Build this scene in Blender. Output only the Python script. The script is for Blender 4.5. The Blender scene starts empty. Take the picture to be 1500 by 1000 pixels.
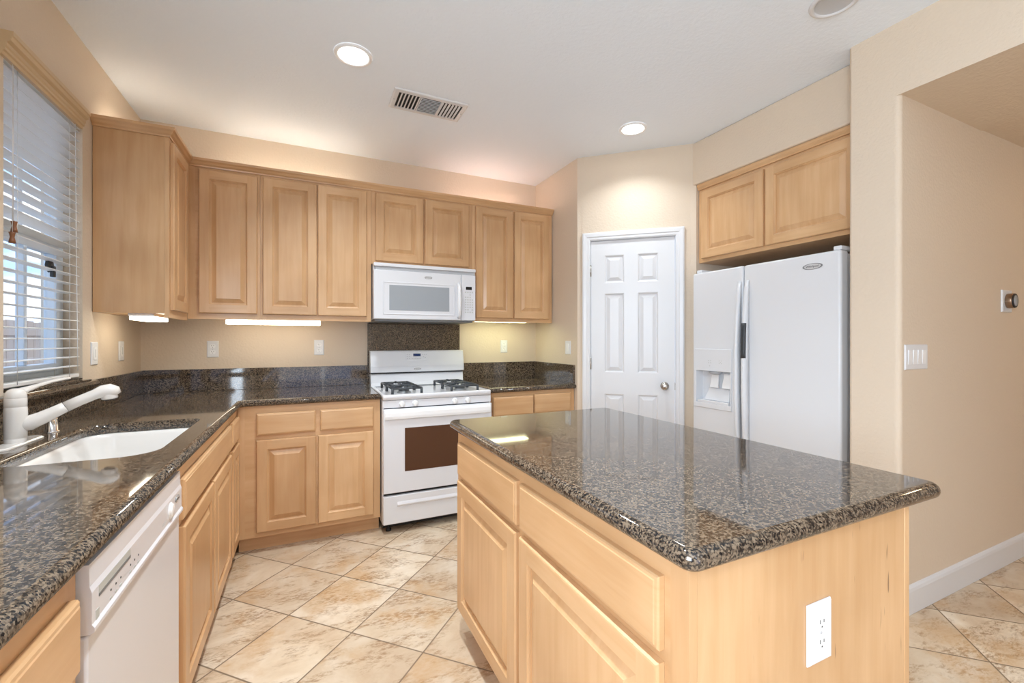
import bpy, bmesh, math, random
from mathutils import Vector, Matrix
random.seed(7)
PI = math.pi
S = bpy.context.scene
COL = S.collection

# ------------------------------------------------------------------ camera
cam = bpy.data.cameras.new('camera')
cam.sensor_width = 36.0
cam.lens = 641.0 / 1500.0 * 36.0
cam.shift_y = -0.0015
cam.clip_start = 0.02
camo = bpy.data.objects.new('camera', cam)
camo.location = (0, 0, 1.267)
camo.rotation_euler = (PI / 2, 0, -math.radians(25.2))
COL.objects.link(camo)
S.camera = camo

# ------------------------------------------------------------------ world: pale cloudy daylight
W = bpy.data.worlds.new('sky'); S.world = W
W.use_nodes = True
nt = W.node_tree; nt.nodes.clear()
wo = nt.nodes.new('ShaderNodeOutputWorld'); bg = nt.nodes.new('ShaderNodeBackground')
tc = nt.nodes.new('ShaderNodeTexCoord'); mp = nt.nodes.new('ShaderNodeMapping')
mp.inputs['Scale'].default_value = (2.0, 2.0, 6.0)
nz = nt.nodes.new('ShaderNodeTexNoise'); nz.inputs['Scale'].default_value = 2.2; nz.inputs['Detail'].default_value = 5
cr = nt.nodes.new('ShaderNodeValToRGB')
cr.color_ramp.elements[0].position = 0.42; cr.color_ramp.elements[0].color = (0.36, 0.52, 0.86, 1)
cr.color_ramp.elements[1].position = 0.58; cr.color_ramp.elements[1].color = (0.95, 0.97, 1.0, 1)
nt.links.new(tc.outputs['Generated'], mp.inputs[0]); nt.links.new(mp.outputs[0], nz.inputs['Vector'])
nt.links.new(nz.outputs[0], cr.inputs[0]); nt.links.new(cr.outputs[0], bg.inputs[0]); nt.links.new(bg.outputs[0], wo.inputs[0])
bg.inputs[1].default_value = 1.4

# ------------------------------------------------------------------ daylight entering from the windows of the room behind, and ceiling lamps
def area(name, loc, rot, sx, sy, power, color, spread=PI):
    l = bpy.data.lights.new(name, 'AREA'); l.shape = 'RECTANGLE'; l.size = sx; l.size_y = sy
    l.energy = power; l.color = color; l.spread = spread
    o = bpy.data.objects.new(name, l); o.location = loc; o.rotation_euler = rot
    COL.objects.link(o); return o
# daylight at the wide glass opening in the rear wall (y = -3.4), shining towards +y
area('daylight_rear_window', (0.35, -3.38, 1.1), (PI / 2, 0, PI), 1.75, 2.0, 30, (0.76, 0.88, 1.0))
# daylight at the side window of the family room behind the camera (x = -0.96)
area('daylight_side_window', (-0.96, -0.65, 1.6), (0, -PI / 2, 0), 1.2, 1.2, 52, (0.74, 0.87, 1.0))

S.view_settings.view_transform = 'Standard'
S.view_settings.look = 'None'
S.view_settings.exposure = 0.83
S.view_settings.gamma = 1.0
S.view_settings.use_curve_mapping = False
S.cycles.use_denoising = True
S.cycles.max_bounces = 10
S.cycles.diffuse_bounces = 6
S.cycles.glossy_bounces = 5
S.cycles.sample_clamp_indirect = 6.0
S.cycles.caustics_reflective = False
S.cycles.caustics_refractive = False

# ------------------------------------------------------------------ materials
def mat(name, base=(0.8, 0.8, 0.8), rough=0.5, metal=0.0, spec=0.5, coat=0.0, coat_rough=0.05):
    m = bpy.data.materials.new(name); m.use_nodes = True
    b = m.node_tree.nodes['Principled BSDF']
    b.inputs['Base Color'].default_value = (*base, 1); b.inputs['Roughness'].default_value = rough
    b.inputs['Metallic'].default_value = metal; b.inputs['Specular IOR Level'].default_value = spec
    b.inputs['Coat Weight'].default_value = coat; b.inputs['Coat Roughness'].default_value = coat_rough
    return m
class NT:
    def __init__(s, m):
        s.t = m.node_tree; s.b = s.t.nodes['Principled BSDF']
    def n(s, kind, **kw):
        x = s.t.nodes.new(kind)
        for k, v in kw.items():
            if hasattr(x, k): setattr(x, k, v)
            else: x.inputs[k.replace('_', ' ')].default_value = v
        return x
    def l(s, a, b): s.t.links.new(a, b)
    def math(s, op, a, b=None, c=None):
        x = s.t.nodes.new('ShaderNodeMath'); x.operation = op
        for i, v in enumerate((a, b, c)):
            if v is None: continue
            if isinstance(v, (int, float)): x.inputs[i].default_value = v
            else: s.l(v, x.inputs[i])
        return x.outputs[0]
    def ramp(s, fac, stops, interp='LINEAR'):
        r = s.t.nodes.new('ShaderNodeValToRGB'); r.color_ramp.interpolation = interp
        e = r.color_ramp.elements
        while len(e) < len(stops): e.new(0.5)
        for i, (p, c) in enumerate(stops):
            e[i].position = p; e[i].color = (*c, 1) if len(c) == 3 else c
        s.l(fac, r.inputs[0]); return r.outputs[0]
    def mix(s, f, a, b, mode='MIX'):
        x = s.t.nodes.new('ShaderNodeMix'); x.data_type = 'RGBA'; x.blend_type = mode
        if isinstance(f, (int, float)): x.inputs[0].default_value = f
        else: s.l(f, x.inputs[0])
        for i, v in ((6, a), (7, b)):
            if isinstance(v, tuple): x.inputs[i].default_value = (*v, 1)
            else: s.l(v, x.inputs[i])
        return x.outputs[2]
    def bump(s, h, strength, dist=0.002):
        x = s.t.nodes.new('ShaderNodeBump'); x.inputs['Strength'].default_value = strength
        x.inputs['Distance'].default_value = dist; s.l(h, x.inputs['Height']); s.l(x.outputs[0], s.b.inputs['Normal'])

def plaster(name, col, strength=0.35, scale=70):
    m = mat(name, col, 0.62, spec=0.35); t = NT(m)
    g = t.n('ShaderNodeNewGeometry')
    n1 = t.n('ShaderNodeTexNoise', Scale=scale, Detail=3.0); t.l(g.outputs['Position'], n1.inputs['Vector'])
    r = t.ramp(n1.outputs[0], [(0.40, (0, 0, 0)), (0.62, (1, 1, 1))])
    t.bump(r, strength, 0.0015)
    return m
M_wall = plaster('tan_wall_paint', (0.69, 0.580, 0.458))
M_ceil = plaster('ceiling_paint', (0.83, 0.90, 0.985), 0.3, 60)
M_trim = mat('white_trim_paint', (0.70, 0.71, 0.73), 0.32)
M_cornice = mat('tan_cornice_paint', (0.60, 0.44, 0.26), 0.4)

def maple(name, axis, tint=(1, 1, 1), flecks=0.0):
    m = mat(name, (0.6, 0.4, 0.2), 0.34, spec=0.45, coat=0.25, coat_rough=0.16); t = NT(m)
    tcn = t.n('ShaderNodeTexCoord'); oi = t.n('ShaderNodeObjectInfo')
    comb = t.n('ShaderNodeCombineXYZ')
    for i in range(3): t.l(t.math('MULTIPLY', oi.outputs['Random'], 7.3 + 3 * i), comb.inputs[i])
    add = t.n('ShaderNodeVectorMath', operation='ADD'); t.l(tcn.outputs['Object'], add.inputs[0]); t.l(comb.outputs[0], add.inputs[1])
    mp = t.n('ShaderNodeMapping')
    mp.inputs['Scale'].default_value = (14, 14, 1.1) if axis == 'z' else (1.1, 1.1, 14)
    t.l(add.outputs[0], mp.inputs[0])
    n1 = t.n('ShaderNodeTexNoise', Scale=2.2, Detail=4.0, Roughness=0.55, Distortion=0.35); t.l(mp.outputs[0], n1.inputs['Vector'])
    mp2 = t.n('ShaderNodeMapping'); mp2.inputs['Scale'].default_value = (90, 90, 3) if axis == 'z' else (3, 3, 90)
    t.l(add.outputs[0], mp2.inputs[0])
    n2 = t.n('ShaderNodeTexNoise', Scale=2.0, Detail=2.0); t.l(mp2.outputs[0], n2.inputs['Vector'])
    n3 = t.n('ShaderNodeTexNoise', Scale=2.6, Detail=2.0); t.l(add.outputs[0], n3.inputs['Vector'])
    def T(c): return tuple(a * b for a, b in zip(c, tint))
    c = t.ramp(n1.outputs[0], [(0.25, T((0.610, 0.380, 0.195))), (0.5, T((0.665, 0.440, 0.245))), (0.75, T((0.715, 0.495, 0.290)))])
    c = t.mix(t.math('MULTIPLY', n2.outputs[0], 0.22), c, T((0.58, 0.355, 0.175)))
    blot = t.ramp(n3.outputs[0], [(0.38, (0.90, 0.86, 0.82)), (0.62, (1.04, 1.03, 1.03))])
    c = t.mix(1.0, c, blot, 'MULTIPLY')
    rnd = t.ramp(oi.outputs['Random'], [(0.0, (0.93, 0.90, 0.87)), (1.0, (1.05, 1.06, 1.07))])
    c = t.mix(1.0, c, rnd, 'MULTIPLY')
    if flecks:
        mp3 = t.n('ShaderNodeMapping'); mp3.inputs['Scale'].default_value = (75, 75, 7)
        t.l(tcn.outputs['Object'], mp3.inputs[0])
        v = t.n('ShaderNodeTexNoise', Scale=1.0, Detail=1.5); t.l(mp3.outputs[0], v.inputs['Vector'])
        f = t.ramp(v.outputs[0], [(0.725, (0, 0, 0)), (0.76, (1, 1, 1))])
        c = t.mix(t.math('MULTIPLY', f, flecks), c, (0.13, 0.06, 0.03))
    t.l(c, t.b.inputs['Base Color'])
    return m
TW = (0.965, 0.93, 0.885)
M_mv = maple('maple_upright_grain', 'z', TW)
M_mh = maple('maple_level_grain', 'x', TW)
M_mp = maple('maple_end_panel', 'z', TW, 0.75)
M_mtoe = M_mh
M_mv_lo = M_mv_is = M_mv
M_mh_lo = M_mh_is = M_mh

def granite():
    m = mat('speckled_brown_granite', (0.1, 0.08, 0.06), 0.055, spec=0.55, coat=0.22, coat_rough=0.02); t = NT(m)
    g = t.n('ShaderNodeNewGeometry')
    v = t.n('ShaderNodeTexVoronoi', Scale=270.0); v.feature = 'F1'; t.l(g.outputs['Position'], v.inputs['Vector'])
    n = t.n('ShaderNodeTexNoise', Scale=170.0, Detail=3.0, Roughness=0.6); t.l(g.outputs['Position'], n.inputs['Vector'])
    n2 = t.n('ShaderNodeTexNoise', Scale=75.0, Detail=3.0); t.l(g.outputs['Position'], n2.inputs['Vector'])
    sep = t.n('ShaderNodeSeparateColor'); t.l(v.outputs['Color'], sep.inputs[0])
    f = t.math('ADD', t.math('MULTIPLY', sep.outputs[0], 0.50), t.math('ADD', t.math('MULTIPLY', n.outputs[0], 0.62), t.math('MULTIPLY', n2.outputs[0], 0.45)))
    c = t.ramp(f, [(0.60, (0.008, 0.008, 0.009)), (0.68, (0.035, 0.026, 0.020)), (0.80, (0.092, 0.066, 0.046)), (0.98, (0.195, 0.146, 0.102))])
    t.l(c, t.b.inputs['Base Color'])
    return m
M_gran = granite()

def tiles():
    m = mat('diagonal_travertine_tile', (0.6, 0.5, 0.4), 0.30, spec=0.45); t = NT(m)
    g = t.n('ShaderNodeNewGeometry'); mp = t.n('ShaderNodeMapping'); mp.vector_type = 'POINT'
    sz = 0.3545; r2 = math.sqrt(0.5)
    # s = (x+y)/sqrt2/sz ; u = (x-y)/sqrt2/sz, origin on a grout crossing
    sp = t.n('ShaderNodeSeparateXYZ'); t.l(g.outputs['Position'], sp.inputs[0])
    x = t.math('SUBTRACT', sp.outputs[0], -0.072 - 5.0); y = t.math('SUBTRACT', sp.outputs[1], 2.261 + 5 * 0 )
    s_ = t.math('ADD', t.math('MULTIPLY', t.math('ADD', x, y), r2 / sz), -5.0 * r2 / sz + 20)
    u_ = t.math('ADD', t.math('MULTIPLY', t.math('SUBTRACT', x, y), r2 / sz), -5.0 * r2 / sz + 20)
    fs = t.math('FRACT', s_); fu = t.math('FRACT', u_)
    ds = t.math('SUBTRACT', 0.5, t.math('ABSOLUTE', t.math('SUBTRACT', fs, 0.5)))
    du = t.math('SUBTRACT', 0.5, t.math('ABSOLUTE', t.math('SUBTRACT', fu, 0.5)))
    d = t.math('MINIMUM', ds, du)
    cid = t.n('ShaderNodeCombineXYZ'); t.l(t.math('FLOOR', s_), cid.inputs[0]); t.l(t.math('FLOOR', u_), cid.inputs[1])
    wn = t.n('ShaderNodeTexWhiteNoise'); wn.noise_dimensions = '3D'; t.l(cid.outputs[0], wn.inputs['Vector'])
    off = t.n('ShaderNodeVectorMath', operation='SCALE'); off.inputs['Scale'].default_value = 9.0; t.l(wn.outputs['Color'], off.inputs[0])
    pos = t.n('ShaderNodeVectorMath', operation='ADD'); t.l(g.outputs['Position'], pos.inputs[0]); t.l(off.outputs[0], pos.inputs[1])
    a = t.n('ShaderNodeTexNoise', Scale=4.2, Detail=6.0, Roughness=0.62, Distortion=0.5); t.l(pos.outputs[0], a.inputs['Vector'])
    mp.inputs['Rotation'].default_value = (0, 0, 0.5); mp.inputs['Scale'].default_value = (1.0, 2.4, 1.0)
    t.l(pos.outputs[0], mp.inputs[0])
    b = t.n('ShaderNodeTexNoise', Scale=5.0, Detail=9.0, Roughness=0.68, Distortion=0.3); t.l(mp.outputs[0], b.inputs['Vector'])
    c = t.n('ShaderNodeTexNoise', Scale=38.0, Detail=5.0, Roughness=0.7); t.l(mp.outputs[0], c.inputs['Vector'])
    base = t.ramp(a.outputs[0], [(0.30, (0.56, 0.42, 0.29)), (0.5, (0.66, 0.54, 0.40)), (0.70, (0.75, 0.66, 0.54))])
    tint = t.ramp(wn.outputs['Value'], [(0.0, (0.86, 0.83, 0.80)), (1.0, (1.06, 1.06, 1.05))])
    base = t.mix(1.0, base, tint, 'MULTIPLY')
    k = t.math('MULTIPLY', t.ramp(b.outputs[0], [(0.475, (0, 0, 0)), (0.585, (1, 1, 1))]), t.ramp(c.outputs[0], [(0.42, (0.05, 0.05, 0.05)), (0.58, (1, 1, 1))]))
    base = t.mix(t.math('MULTIPLY', k, 0.85), base, (0.30, 0.175, 0.085))
    rust = t.n('ShaderNodeTexNoise', Scale=3.0, Detail=5.0, Roughness=0.6); t.l(pos.outputs[0], rust.inputs['Vector'])
    k2 = t.math('MULTIPLY', t.ramp(rust.outputs[0], [(0.54, (0, 0, 0)), (0.64, (1, 1, 1))]), c.outputs[0])
    base = t.mix(t.math('MULTIPLY', k2, 0.9), base, (0.48, 0.26, 0.09))
    gl = t.ramp(d, [(0.0065, (1, 1, 1)), (0.011, (0, 0, 0))])
    col = t.mix(gl, base, (0.22, 0.155, 0.10))
    t.l(col, t.b.inputs['Base Color'])
    t.l(t.math('ADD', t.math('MULTIPLY', gl, 0.4), 0.30), t.b.inputs['Roughness'])
    h = t.math('ADD', t.math('MULTIPLY', gl, -1.0), t.math('MULTIPLY', b.outputs[0], 0.35))
    t.bump(h, 0.35, 0.003)
    return m
M_tile = tiles()

M_white = mat('white_enamel', (0.72, 0.735, 0.77), 0.18, spec=0.5, coat=0.3)
M_fridge = mat('white_fridge_enamel', (0.71, 0.725, 0.75), 0.30, spec=0.45)
M_dw = mat('white_dishwasher_panel', (0.70, 0.70, 0.73), 0.28)
M_plastic = mat('white_plastic', (0.84, 0.85, 0.86), 0.3)
M_plate = mat('white_wall_plate', (0.74, 0.75, 0.77), 0.35)
M_sink = mat('white_sink_composite', (0.78, 0.755, 0.725), 0.22, coat=0.3)
M_faucet = mat('off_white_faucet_enamel', (0.74, 0.71, 0.675), 0.2, coat=0.3)
M_black = mat('black_gap', (0.008, 0.008, 0.009), 0.6)
M_iron = mat('cast_iron_grate', (0.045, 0.052, 0.06), 0.42, spec=0.5)
M_dark = mat('dark_grey_plastic', (0.035, 0.038, 0.042), 0.45)
M_grey = mat('grey_metal', (0.22, 0.23, 0.24), 0.45, 0.3)
M_lgrey = mat('light_grey_plastic', (0.45, 0.47, 0.50), 0.4)
M_pgrey = mat('pale_grey_print', (0.50, 0.52, 0.50), 0.4)
M_chrome = mat('chrome', (0.80, 0.80, 0.80), 0.10, 1.0)
M_baf = mat('grey_reflector', (0.52, 0.53, 0.55), 0.5)
M_emb = mat('silver_emblem_face', (0.62, 0.63, 0.64), 0.3, 0.2)
M_nickel = mat('brushed_nickel', (0.50, 0.47, 0.43), 0.25, 1.0)
M_bronze = mat('bronze_ring', (0.33, 0.23, 0.16), 0.3, 1.0)
M_ovenglass = mat('brown_oven_glass', (0.085, 0.040, 0.024), 0.10, spec=0.5, coat=0.3)
M_mwglass = mat('grey_microwave_screen', (0.33, 0.36, 0.39), 0.22, spec=0.5)
M_display = mat('dark_blue_display', (0.01, 0.03, 0.12), 0.1)
M_displayk = mat('black_display', (0.012, 0.014, 0.016), 0.1)
M_blind = mat('white_blind_slat', (0.80, 0.80, 0.79), 0.4)
NT(M_blind).b.inputs['Transmission Weight'].default_value = 0.0
M_vinyl = mat('white_vinyl_window_frame', (0.72, 0.80, 0.88), 0.35)
M_tassel = mat('brown_wooden_tassel', (0.23, 0.09, 0.035), 0.4)
M_fence = mat('weathered_fence_board', (0.40, 0.31, 0.25), 0.8)
M_ground = mat('bare_ground', (0.35, 0.32, 0.28), 0.9)
M_carpet = mat('plain_far_wall', (0.66, 0.60, 0.52), 0.7)
def glass():
    m = bpy.data.materials.new('window_glass'); m.use_nodes = True; t = m.node_tree; t.nodes.clear()
    o = t.nodes.new('ShaderNodeOutputMaterial'); mx = t.nodes.new('ShaderNodeMixShader')
    tr = t.nodes.new('ShaderNodeBsdfTransparent'); gl = t.nodes.new('ShaderNodeBsdfGlossy'); gl.inputs['Roughness'].default_value = 0.02
    fr = t.nodes.new('ShaderNodeLayerWeight'); fr.inputs[0].default_value = 0.5; pw = t.nodes.new('ShaderNodeMath'); pw.operation = 'POWER'; pw.inputs[1].default_value = 4.5; t.links.new(fr.outputs['Facing'], pw.inputs[0]); tr.inputs[0].default_value = (0.93, 0.97, 1, 1)
    t.links.new(pw.outputs[0], mx.inputs[0]); t.links.new(tr.outputs[0], mx.inputs[1]); t.links.new(gl.outputs[0], mx.inputs[2]); t.links.new(mx.outputs[0], o.inputs[0])
    return m
M_glass = glass()
def emit(name, col, st):
    m = bpy.data.materials.new(name); m.use_nodes = True
    b = m.node_tree.nodes['Principled BSDF']; b.inputs['Base Color'].default_value = (0.8, 0.8, 0.8, 1)
    b.inputs['Emission Color'].default_value = (*col, 1); b.inputs['Emission Strength'].default_value = st
    return m
M_lamp = emit('ceiling_lamp_lens', (1.0, 0.96, 0.90), 8)
M_tubeA = emit('lit_fluorescent_diffuser', (1.0, 0.90, 0.70), 5.0)
M_tubeB = emit('lit_greenish_fluorescent_diffuser', (0.96, 1.0, 0.58), 7)
M_tubeT = emit('lit_warm_tube', (1.0, 0.91, 0.76), 17)
M_tubeP = emit('lit_pinkish_tube', (1.0, 0.76, 0.66), 16)
M_lampH = emit('warm_hall_lamp_lens', (1.0, 0.72, 0.42), 16)

# ------------------------------------------------------------------ geometry helpers
class F:
    """local frame: u along the face, v up, n out of the face"""
    def __init__(s, o, u, n):
        s.o = Vector(o); s.u = Vector(u).normalized(); s.n = Vector(n).normalized(); s.v = Vector((0, 0, 1))
    def __call__(s, u, v, n=0.0): return s.o + s.u * u + s.v * v + s.n * n
WORLD = None
class MB:
    def __init__(s, *mats): s.bm = bmesh.new(); s.mats = list(mats)
    def _mi(s, faces, mi, smooth=False):
        for f in faces: f.material_index = mi; f.smooth = smooth
    def hexa(s, pts, mi=0, bevel=0.0, seg=2):
        """pts: 8 corners, bottom ring (ccw) then top ring"""
        vs = [s.bm.verts.new(p) for p in pts]
        q = [(0, 3, 2, 1), (4, 5, 6, 7), (0, 1, 5, 4), (1, 2, 6, 5), (2, 3, 7, 6), (3, 0, 4, 7)]
        fs = [s.bm.faces.new([vs[i] for i in f]) for f in q]
        s._mi(fs, mi)
        if bevel > 0:
            es = list({e for f in fs for e in f.edges})
            r = bmesh.ops.bevel(s.bm, geom=es, offset=bevel, segments=seg, profile=0.5, affect='EDGES', clamp_overlap=True)
            s._mi(r['faces'], mi, True)
        return s
    def box(s, a, b, mi=0, bevel=0.0, seg=2):
        x0, y0, z0 = a; x1, y1, z1 = b
        if x0 > x1: x0, x1 = x1, x0
        if y0 > y1: y0, y1 = y1, y0
        if z0 > z1: z0, z1 = z1, z0
        return s.hexa([(x0, y0, z0), (x1, y0, z0), (x1, y1, z0), (x0, y1, z0), (x0, y0, z1), (x1, y0, z1), (x1, y1, z1), (x0, y1, z1)], mi, bevel, seg)
    def fbox(s, f, u0, u1, v0, v1, n0, n1, mi=0, bevel=0.0, seg=2):
        if u0 > u1: u0, u1 = u1, u0
        if n0 > n1: n0, n1 = n1, n0
        P = [f(u0, v0, n1), f(u1, v0, n1), f(u1, v0, n0), f(u0, v0, n0), f(u0, v1, n1), f(u1, v1, n1), f(u1, v1, n0), f(u0, v1, n0)]
        return s.hexa(P, mi, bevel, seg)
    def loops(s, loops, mi=0, cap0=True, cap1=True, smooth=False, closed=True):
        rows = [[s.bm.verts.new(p) for p in L] for L in loops]
        fs = []; n = len(rows[0])
        for a, b in zip(rows, rows[1:]):
            for i in range(n if closed else n - 1):
                j = (i + 1) % n
                fs.append(s.bm.faces.new((a[i], a[j], b[j], b[i])))
        s._mi(fs, mi, smooth)
        caps = []
        if cap0: caps.append(s.bm.faces.new(rows[0][::-1]))
        if cap1: caps.append(s.bm.faces.new(rows[-1]))
        s._mi(caps, mi)
        return rows
    def tube(s, pts, rad, mi=0, seg=12, caps=True, flat=1.0, up=None):
        pts = [Vector(p) for p in pts]; n = len(pts)
        if not isinstance(rad, (list, tuple)): rad = [rad] * n
        L = []; ref = Vector(up) if up else None
        for i, p in enumerate(pts):
            t = (pts[min(i + 1, n - 1)] - pts[max(i - 1, 0)]).normalized()
            if ref is None or abs(t.dot(ref.normalized())) > 0.98:
                ref2 = Vector((0, 0, 1)) if abs(t.z) < 0.9 else Vector((1, 0, 0))
            else: ref2 = ref
            a = t.cross(ref2).normalized(); b = a.cross(t).normalized()
            if not up: ref = b
            L.append([p + a * math.cos(2 * PI * k / seg) * rad[i] + b * math.sin(2 * PI * k / seg) * rad[i] * flat for k in range(seg)])
        s.loops(L, mi, caps, caps, True); return s
    def lathe(s, c, axis, prof, mi=0, seg=32, cap0=False, cap1=True, smooth=True):
        """prof: (radius, distance along axis)"""
        c = Vector(c); ax = Vector(axis).normalized()
        a = ax.orthogonal().normalized(); b = ax.cross(a)
        L = [[c + ax * h + (a * math.cos(2 * PI * k / seg) + b * math.sin(2 * PI * k / seg)) * max(r, 1e-5) for k in range(seg)] for r, h in prof]
        s.loops(L, mi, cap0, cap1, smooth); return s
    def prism(s, poly, z0, z1, mi=0, smooth=False):
        s.loops([[(x, y, z0) for x, y in poly], [(x, y, z1) for x, y in poly]], mi, True, True, smooth); return s
    def rings(s, f, u0, u1, v0, v1, prof, mi=0, cap_mi=None, smooth=False):
        """nested rectangles: prof list of (inset, n)"""
        L = [[f(u0 + i, v0 + i, n), f(u1 - i, v0 + i, n), f(u1 - i, v1 - i, n), f(u0 + i, v1 - i, n)] for i, n in prof]
        rows = s.loops(L, mi, True, True, smooth)
        return rows
    def build(s, name, parent=None, loc=None):
        bm = s.bm
        bmesh.ops.recalc_face_normals(bm, faces=bm.faces)
        base = Vector((0, 0, 0))
        if parent is not None: base = Vector(parent['_w'])
        elif loc is not None: base = Vector(loc)
        else:
            xs = [v.co for v in bm.verts]
            if xs:
                mn = [min(c[i] for c in xs) for i in range(3)]; mx = [max(c[i] for c in xs) for i in range(3)]
                base = Vector(((mn[0] + mx[0]) / 2, (mn[1] + mx[1]) / 2, mn[2]))
        for v in bm.verts: v.co -= base
        me = bpy.data.meshes.new(name); bm.to_mesh(me); bm.free()
        for m in s.mats: me.materials.append(m)
        o = bpy.data.objects.new(name, me); COL.objects.link(o)
        if parent is not None: o.parent = parent
        else: o.location = base
        o['_w'] = list(base)
        return o
def thing(name, label, cat, loc, group=None):
    o = bpy.data.objects.new(name, None); COL.objects.link(o); o.empty_display_size = 0.05
    o.location = loc; o['_w'] = list(loc); o['label'] = label; o['category'] = cat
    if group: o['group'] = group
    return o
def tag(o, label, cat, group=None):
    o['label'] = label; o['category'] = cat
    if group: o['group'] = group
    return o
def struct(o): o['kind'] = 'structure'; return o
def cut(o, boxes):
    """boolean-subtract world-space boxes from a mesh object"""
    base = Vector(o['_w'])
    for a, b in boxes:
        mb = MB(*o.data.materials); mb.box(Vector(a) - base, Vector(b) - base)
        bmesh.ops.recalc_face_normals(mb.bm, faces=mb.bm.faces)
        me = bpy.data.meshes.new('cutter'); mb.bm.to_mesh(me); mb.bm.free()
        for m in mb.mats: me.materials.append(m)
        c = bpy.data.objects.new('cutter', me); COL.objects.link(c); c.matrix_parent_inverse = Matrix()
        if o.parent: c.parent = o.parent
        else: c.location = o.location
        md = o.modifiers.new('b', 'BOOLEAN'); md.object = c; md.operation = 'DIFFERENCE'; md.solver = 'EXACT'
        bpy.context.view_layer.update()
        dg = bpy.context.evaluated_depsgraph_get()
        nm = bpy.data.meshes.new_from_object(o.evaluated_get(dg))
        o.modifiers.clear(); o.data = nm
        bpy.data.objects.remove(c)
    return o

def rpoly(x0, y0, x1, y1, r, seg=8):
    """rounded rectangle, ccw; r may be a 4-list for corners (x0y0, x1y0, x1y1, x0y1)"""
    if not isinstance(r, (list, tuple)): r = [r] * 4
    out = []
    for (cx, cy, a0, rr) in ((x0 + r[0], y0 + r[0], PI, r[0]), (x1 - r[1], y0 + r[1], 1.5 * PI, r[1]), (x1 - r[2], y1 - r[2], 0, r[2]), (x0 + r[3], y1 - r[3], PI / 2, r[3])):
        for k in range(seg + 1):
            a = a0 + PI / 2 * k / seg
            out.append((cx + rr * math.cos(a), cy + rr * math.sin(a)))
    return out
def offset(poly, d):
    """inset a ccw polygon by d"""
    n = len(poly); out = []
    for i in range(n):
        p0, p1, p2 = Vector(poly[i - 1]), Vector(poly[i]), Vector(poly[(i + 1) % n])
        e1 = (p1 - p0); e2 = (p2 - p1)
        if e1.length < 1e-7: e1 = e2
        if e2.length < 1e-7: e2 = e1
        e1.normalize(); e2.normalize()
        n1 = Vector((-e1.y, e1.x)); n2 = Vector((-e2.y, e2.x)); b = n1 + n2
        k = d / max(0.3, b.dot(n1)) if b.length > 1e-6 else 0
        q = p1 + b * k; out.append((q.x, q.y))
    return out
def slab(mb, poly, z0, z1, r=0.018, holes=(), mi=0, bottom_r=None):
    """worktop with a bullnose edge"""
    L = []; K = 7; H = z1 - z0; rb = r if bottom_r is None else bottom_r
    rows = []
    prof = [(rb - rb * math.sin(PI / 2 * k / K), z0 + rb - rb * math.cos(PI / 2 * k / K)) for k in range(K + 1)]
    prof += [(r - r * math.cos(PI / 2 * k / K), z1 - r + r * math.sin(PI / 2 * k / K)) for k in range(K + 1)]
    for d, z in prof:
        rows.append([(x, y, z) for x, y in offset(poly, d)])
    vr = mb.loops(rows, mi, not holes, False, True)
    bm = mb.bm
    def fill(ring_v, z):
        es = []
        for i in range(len(ring_v)):
            e = bm.edges.get((ring_v[i], ring_v[(i + 1) % len(ring_v)])) or bm.edges.new((ring_v[i], ring_v[(i + 1) % len(ring_v)]))
            es.append(e)
        return es
    hv = []
    for h in holes:
        hv.append(([bm.verts.new((x, y, z1)) for x, y in h], [bm.verts.new((x, y, z0)) for x, y in h]))
    for z, ring, idx in ((z1, vr[-1], 0), (z0, vr[0], 1)):
        if idx == 1 and not holes: continue
        es = fill(ring, z)
        for pair in hv: es += fill(pair[idx], z)
        r_ = bmesh.ops.triangle_fill(bm, use_beauty=True, use_dissolve=False, edges=es)
        for g in r_['geom']:
            if isinstance(g, bmesh.types.BMFace): g.material_index = mi; g.smooth = False
    for top, bot in hv:
        n = len(top)
        for i in range(n):
            j = (i + 1) % n
            f = bm.faces.new((top[i], top[j], bot[j], bot[i])); f.material_index = mi; f.smooth = True

# ------------------------------------------------------------------ room shell
XL, YB, ZC = -0.99, 3.66, 2.725
YR = -3.45
mb = MB(M_tile); mb.box((XL - 0.16, YR - 0.2, -0.08), (6.6, YB + 0.15, 0.0)); struct(mb.build('floor'))
mb = MB(M_ceil); mb.box((XL - 0.16, YR - 0.2, ZC), (6.6, YB + 0.15, ZC + 0.1)); struct(mb.build('ceiling'))
WY0, WY1, WZ0, WZ1 = 2.214, 2.832, 1.075, 2.345
mb = MB(M_wall)
mb.box((XL - 0.15, YR, 0), (XL, -1.3, ZC)); mb.box((XL - 0.15, -1.3, 0), (XL, -0.0, 0.98)); mb.box((XL - 0.15, -1.3, 2.22), (XL, -0.0, ZC))
mb.box((XL - 0.15, -0.0, 0), (XL, WY0, ZC))
mb.box((XL - 0.15, WY0, 0), (XL, WY1, WZ0)); mb.box((XL - 0.15, WY0, WZ1), (XL, WY1, ZC)); mb.box((XL - 0.15, WY1, 0), (XL, YB + 0.12, ZC))
struct(mb.build('wall_left'))
mb = MB(M_wall); mb.box((XL, YB, 0), (2.09, YB + 0.12, ZC)); struct(mb.build('wall_back'))
# stub wall beside the right counter, with the rounded outer corner where it meets the pantry wall
mb = MB(M_wall); mb.prism([(1.97, YB), (1.97, 2.955), (2.0, 2.928), (2.10, 3.05), (2.10, YB)], 0, ZC); struct(mb.build('wall_side'))
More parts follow.
